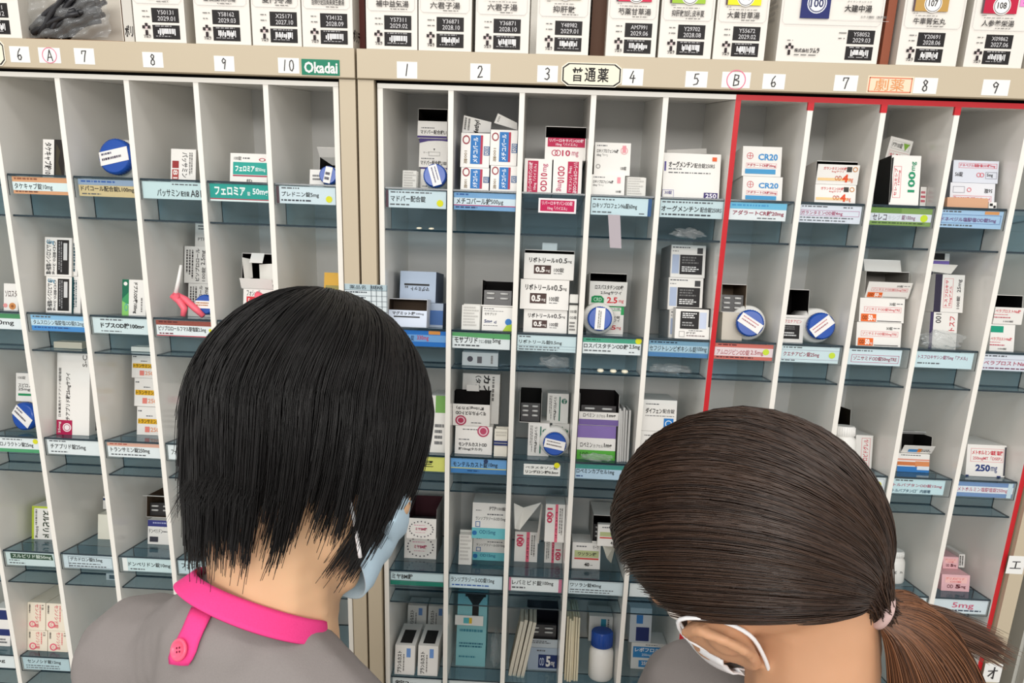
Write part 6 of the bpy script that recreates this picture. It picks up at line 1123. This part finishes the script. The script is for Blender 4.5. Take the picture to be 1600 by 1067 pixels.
# ---- second person: brown ponytail
Hc2 = at(1174, 851, .605)
F2h = cv(-.79, -.20, .58); L2h = cv(-.40, -.62, -.68); U2h = np.cross(-L2h, F2h); F2h, U2h = F2h * .951 - U2h * .309, U2h * .951 + F2h * .309
P2 = Person('person with a dark brown ponytail and white mask, looking down at the shelves', Hc2, F2h, U2h, at(1268, 1085, .60), at(1310, 1240, .63), cv(.55, -.08, -.80), cv(.02, .96, -.27), M_SKIN2, 1.04, (.018, .017))
P2.nk = P2.b(0, -.010, .015)
P2.clothes(M_SCRUB, mat((58, 60, 70), .85, .1, 'dark_trousers'))
collar(P2, M_PNKC, P2.b(0, -.012, .045), P2.Ut, .064, .062, -.010, .014)
mask_on(P2, M_MASKW)
def ponytail(p, m_, mt):
    C = p.h(0, -.004, .017); ru, rf, rz = .081, .104, .097
    T_ = at(1374, 950, .565); tv = T_ - C; tl = np.array([np.dot(tv, p.R) / ru, np.dot(tv, p.F) / rf, np.dot(tv, p.U) / rz]); tie = nrm(tl); pole = nrm(np.array([.0, .86, -.50]))
    n, k = 13000, 16; paths = []
    hairline = lambda a: -.13 + (.46 if math.cos(a) > .75 else .46 - .9 * (.75 - math.cos(a)) if math.cos(a) > .45 else .19 + .11 * (1 - (math.cos(a) + .35) / .8) if math.cos(a) > -.35 else 0) - (.42 * max(0, -math.cos(a)) ** .7)
    cnt = 0
    while cnt < n:
        a = rng.uniform(-math.pi, math.pi); zc = rng.uniform(-.75, 1.0); rr = math.sqrt(max(0, 1 - zc * zc)); v = np.array([rr * math.sin(a), rr * math.cos(a), zc])
        if zc < hairline(a): continue
        cnt += 1
        ly = rng.uniform(0, 1); pts = []; wv = rng.normal(0, .012, 3)
        e1 = tie - pole; nn_ = np.cross(e1, v - pole); nn_ /= np.linalg.norm(nn_); cc = nn_ * np.dot(nn_, v); r0 = np.linalg.norm(v - cc); ax1 = (v - cc) / r0; ax2 = np.cross(nn_, ax1)
        ang = lambda q: math.atan2(np.dot(q - cc, ax2), np.dot(q - cc, ax1)) % (2 * math.pi)
        at_, ap_ = ang(tie), ang(pole); end = at_ if at_ < ap_ else at_ - 2 * math.pi
        for i in range(k):
            t = i / (k - 1); w = cc + r0 * (ax1 * math.cos(end * t) + ax2 * math.sin(end * t))
            lift = (.95 + .065 * ly) * (1 + .035 * math.sin(math.pi * t)); w = w * lift + wv * math.sin(math.pi * t) * .5
            q = C + p.R * w[0] * ru + p.F * w[1] * rf + p.U * w[2] * rz
            e = max(0, t - .72) / .28; q = q + (T_ + (rng.normal(0, 1, 3) * 0 + wv * .35) - q) * e * e * (3 - 2 * e); pts.append(q)
        paths.append(pts)
    o = strands('hair', paths, .00050, m_, p.root, .8)
    V = []; nu, nv = 72, 30
    for i in range(nv):
        for j in range(nu):
            a = -math.pi + 2 * math.pi * j / nu; z0 = max(hairline(a) - .02, -.66); z = 1 - (1 - z0) * (i / (nv - 1)); rr = math.sqrt(max(0, 1 - z * z)); s_ = .952; V.append(C + p.R * rr * math.sin(a) * ru * s_ + p.F * rr * math.cos(a) * rf * s_ + p.U * z * rz * s_)
    surf_mesh('hair_underlayer', V, nu, nv, mat((34, 24, 20), .5, .3, 'brown_hair_underlayer'), o, True)
    # the tail
    side = p.R; tp = []; back = nrm(T_ - p.Hc)
    def guide(P, t): return (1 - t) ** 3 * P[0] + 3 * (1 - t) ** 2 * t * P[1] + 3 * (1 - t) * t * t * P[2] + t ** 3 * P[3]
    G1 = [T_, at(1440, 955, .565), at(1464, 1030, .565), at(1484, 1190, .58)]; G2 = [T_, at(1440, 952, .59), at(1505, 985, .65), at(1562, 1018, .69)]
    for i in range(5200):
        big = rng.uniform() < .84; G = G1 if big else G2; th, rd = rng.uniform(0, 6.283), math.sqrt(rng.uniform()); a_, b_ = rd * math.cos(th), rd * math.sin(th); L = rng.uniform(.9, 1.08) if big else rng.uniform(.72, 1.06)
        q = []; jx = rng.normal(0, .0022, 3)
        for t in np.linspace(0, 1, 14):
            w = (.0105 + .030 * t ** .8) if big else (.006 + .012 * t - .004 * t * t); q.append(guide(G, t * L) + (RT * a_ + UP * b_ * .8 + FW * b_ * .6) * w + jx * t)
        tp.append(q)
    strands('ponytail_hair', tp, .00052, mt, o, .35)
    b = MB(); ax = nrm(RT * .8 - UP * .35 + back * .1); b.lathe([(.0125, -.0035), (.0148, -.002), (.0150, .002), (.0128, .0035)], T_ + ax * .001, ax, mat((196, 168, 164), .5, .3, 'pale_hair_tie'), 28, closed=False); b.build('hair_tie', o)
    return o
ponytail(P2, M_HAIR2, M_TAIL)
bpy.data.objects.remove(_fo)
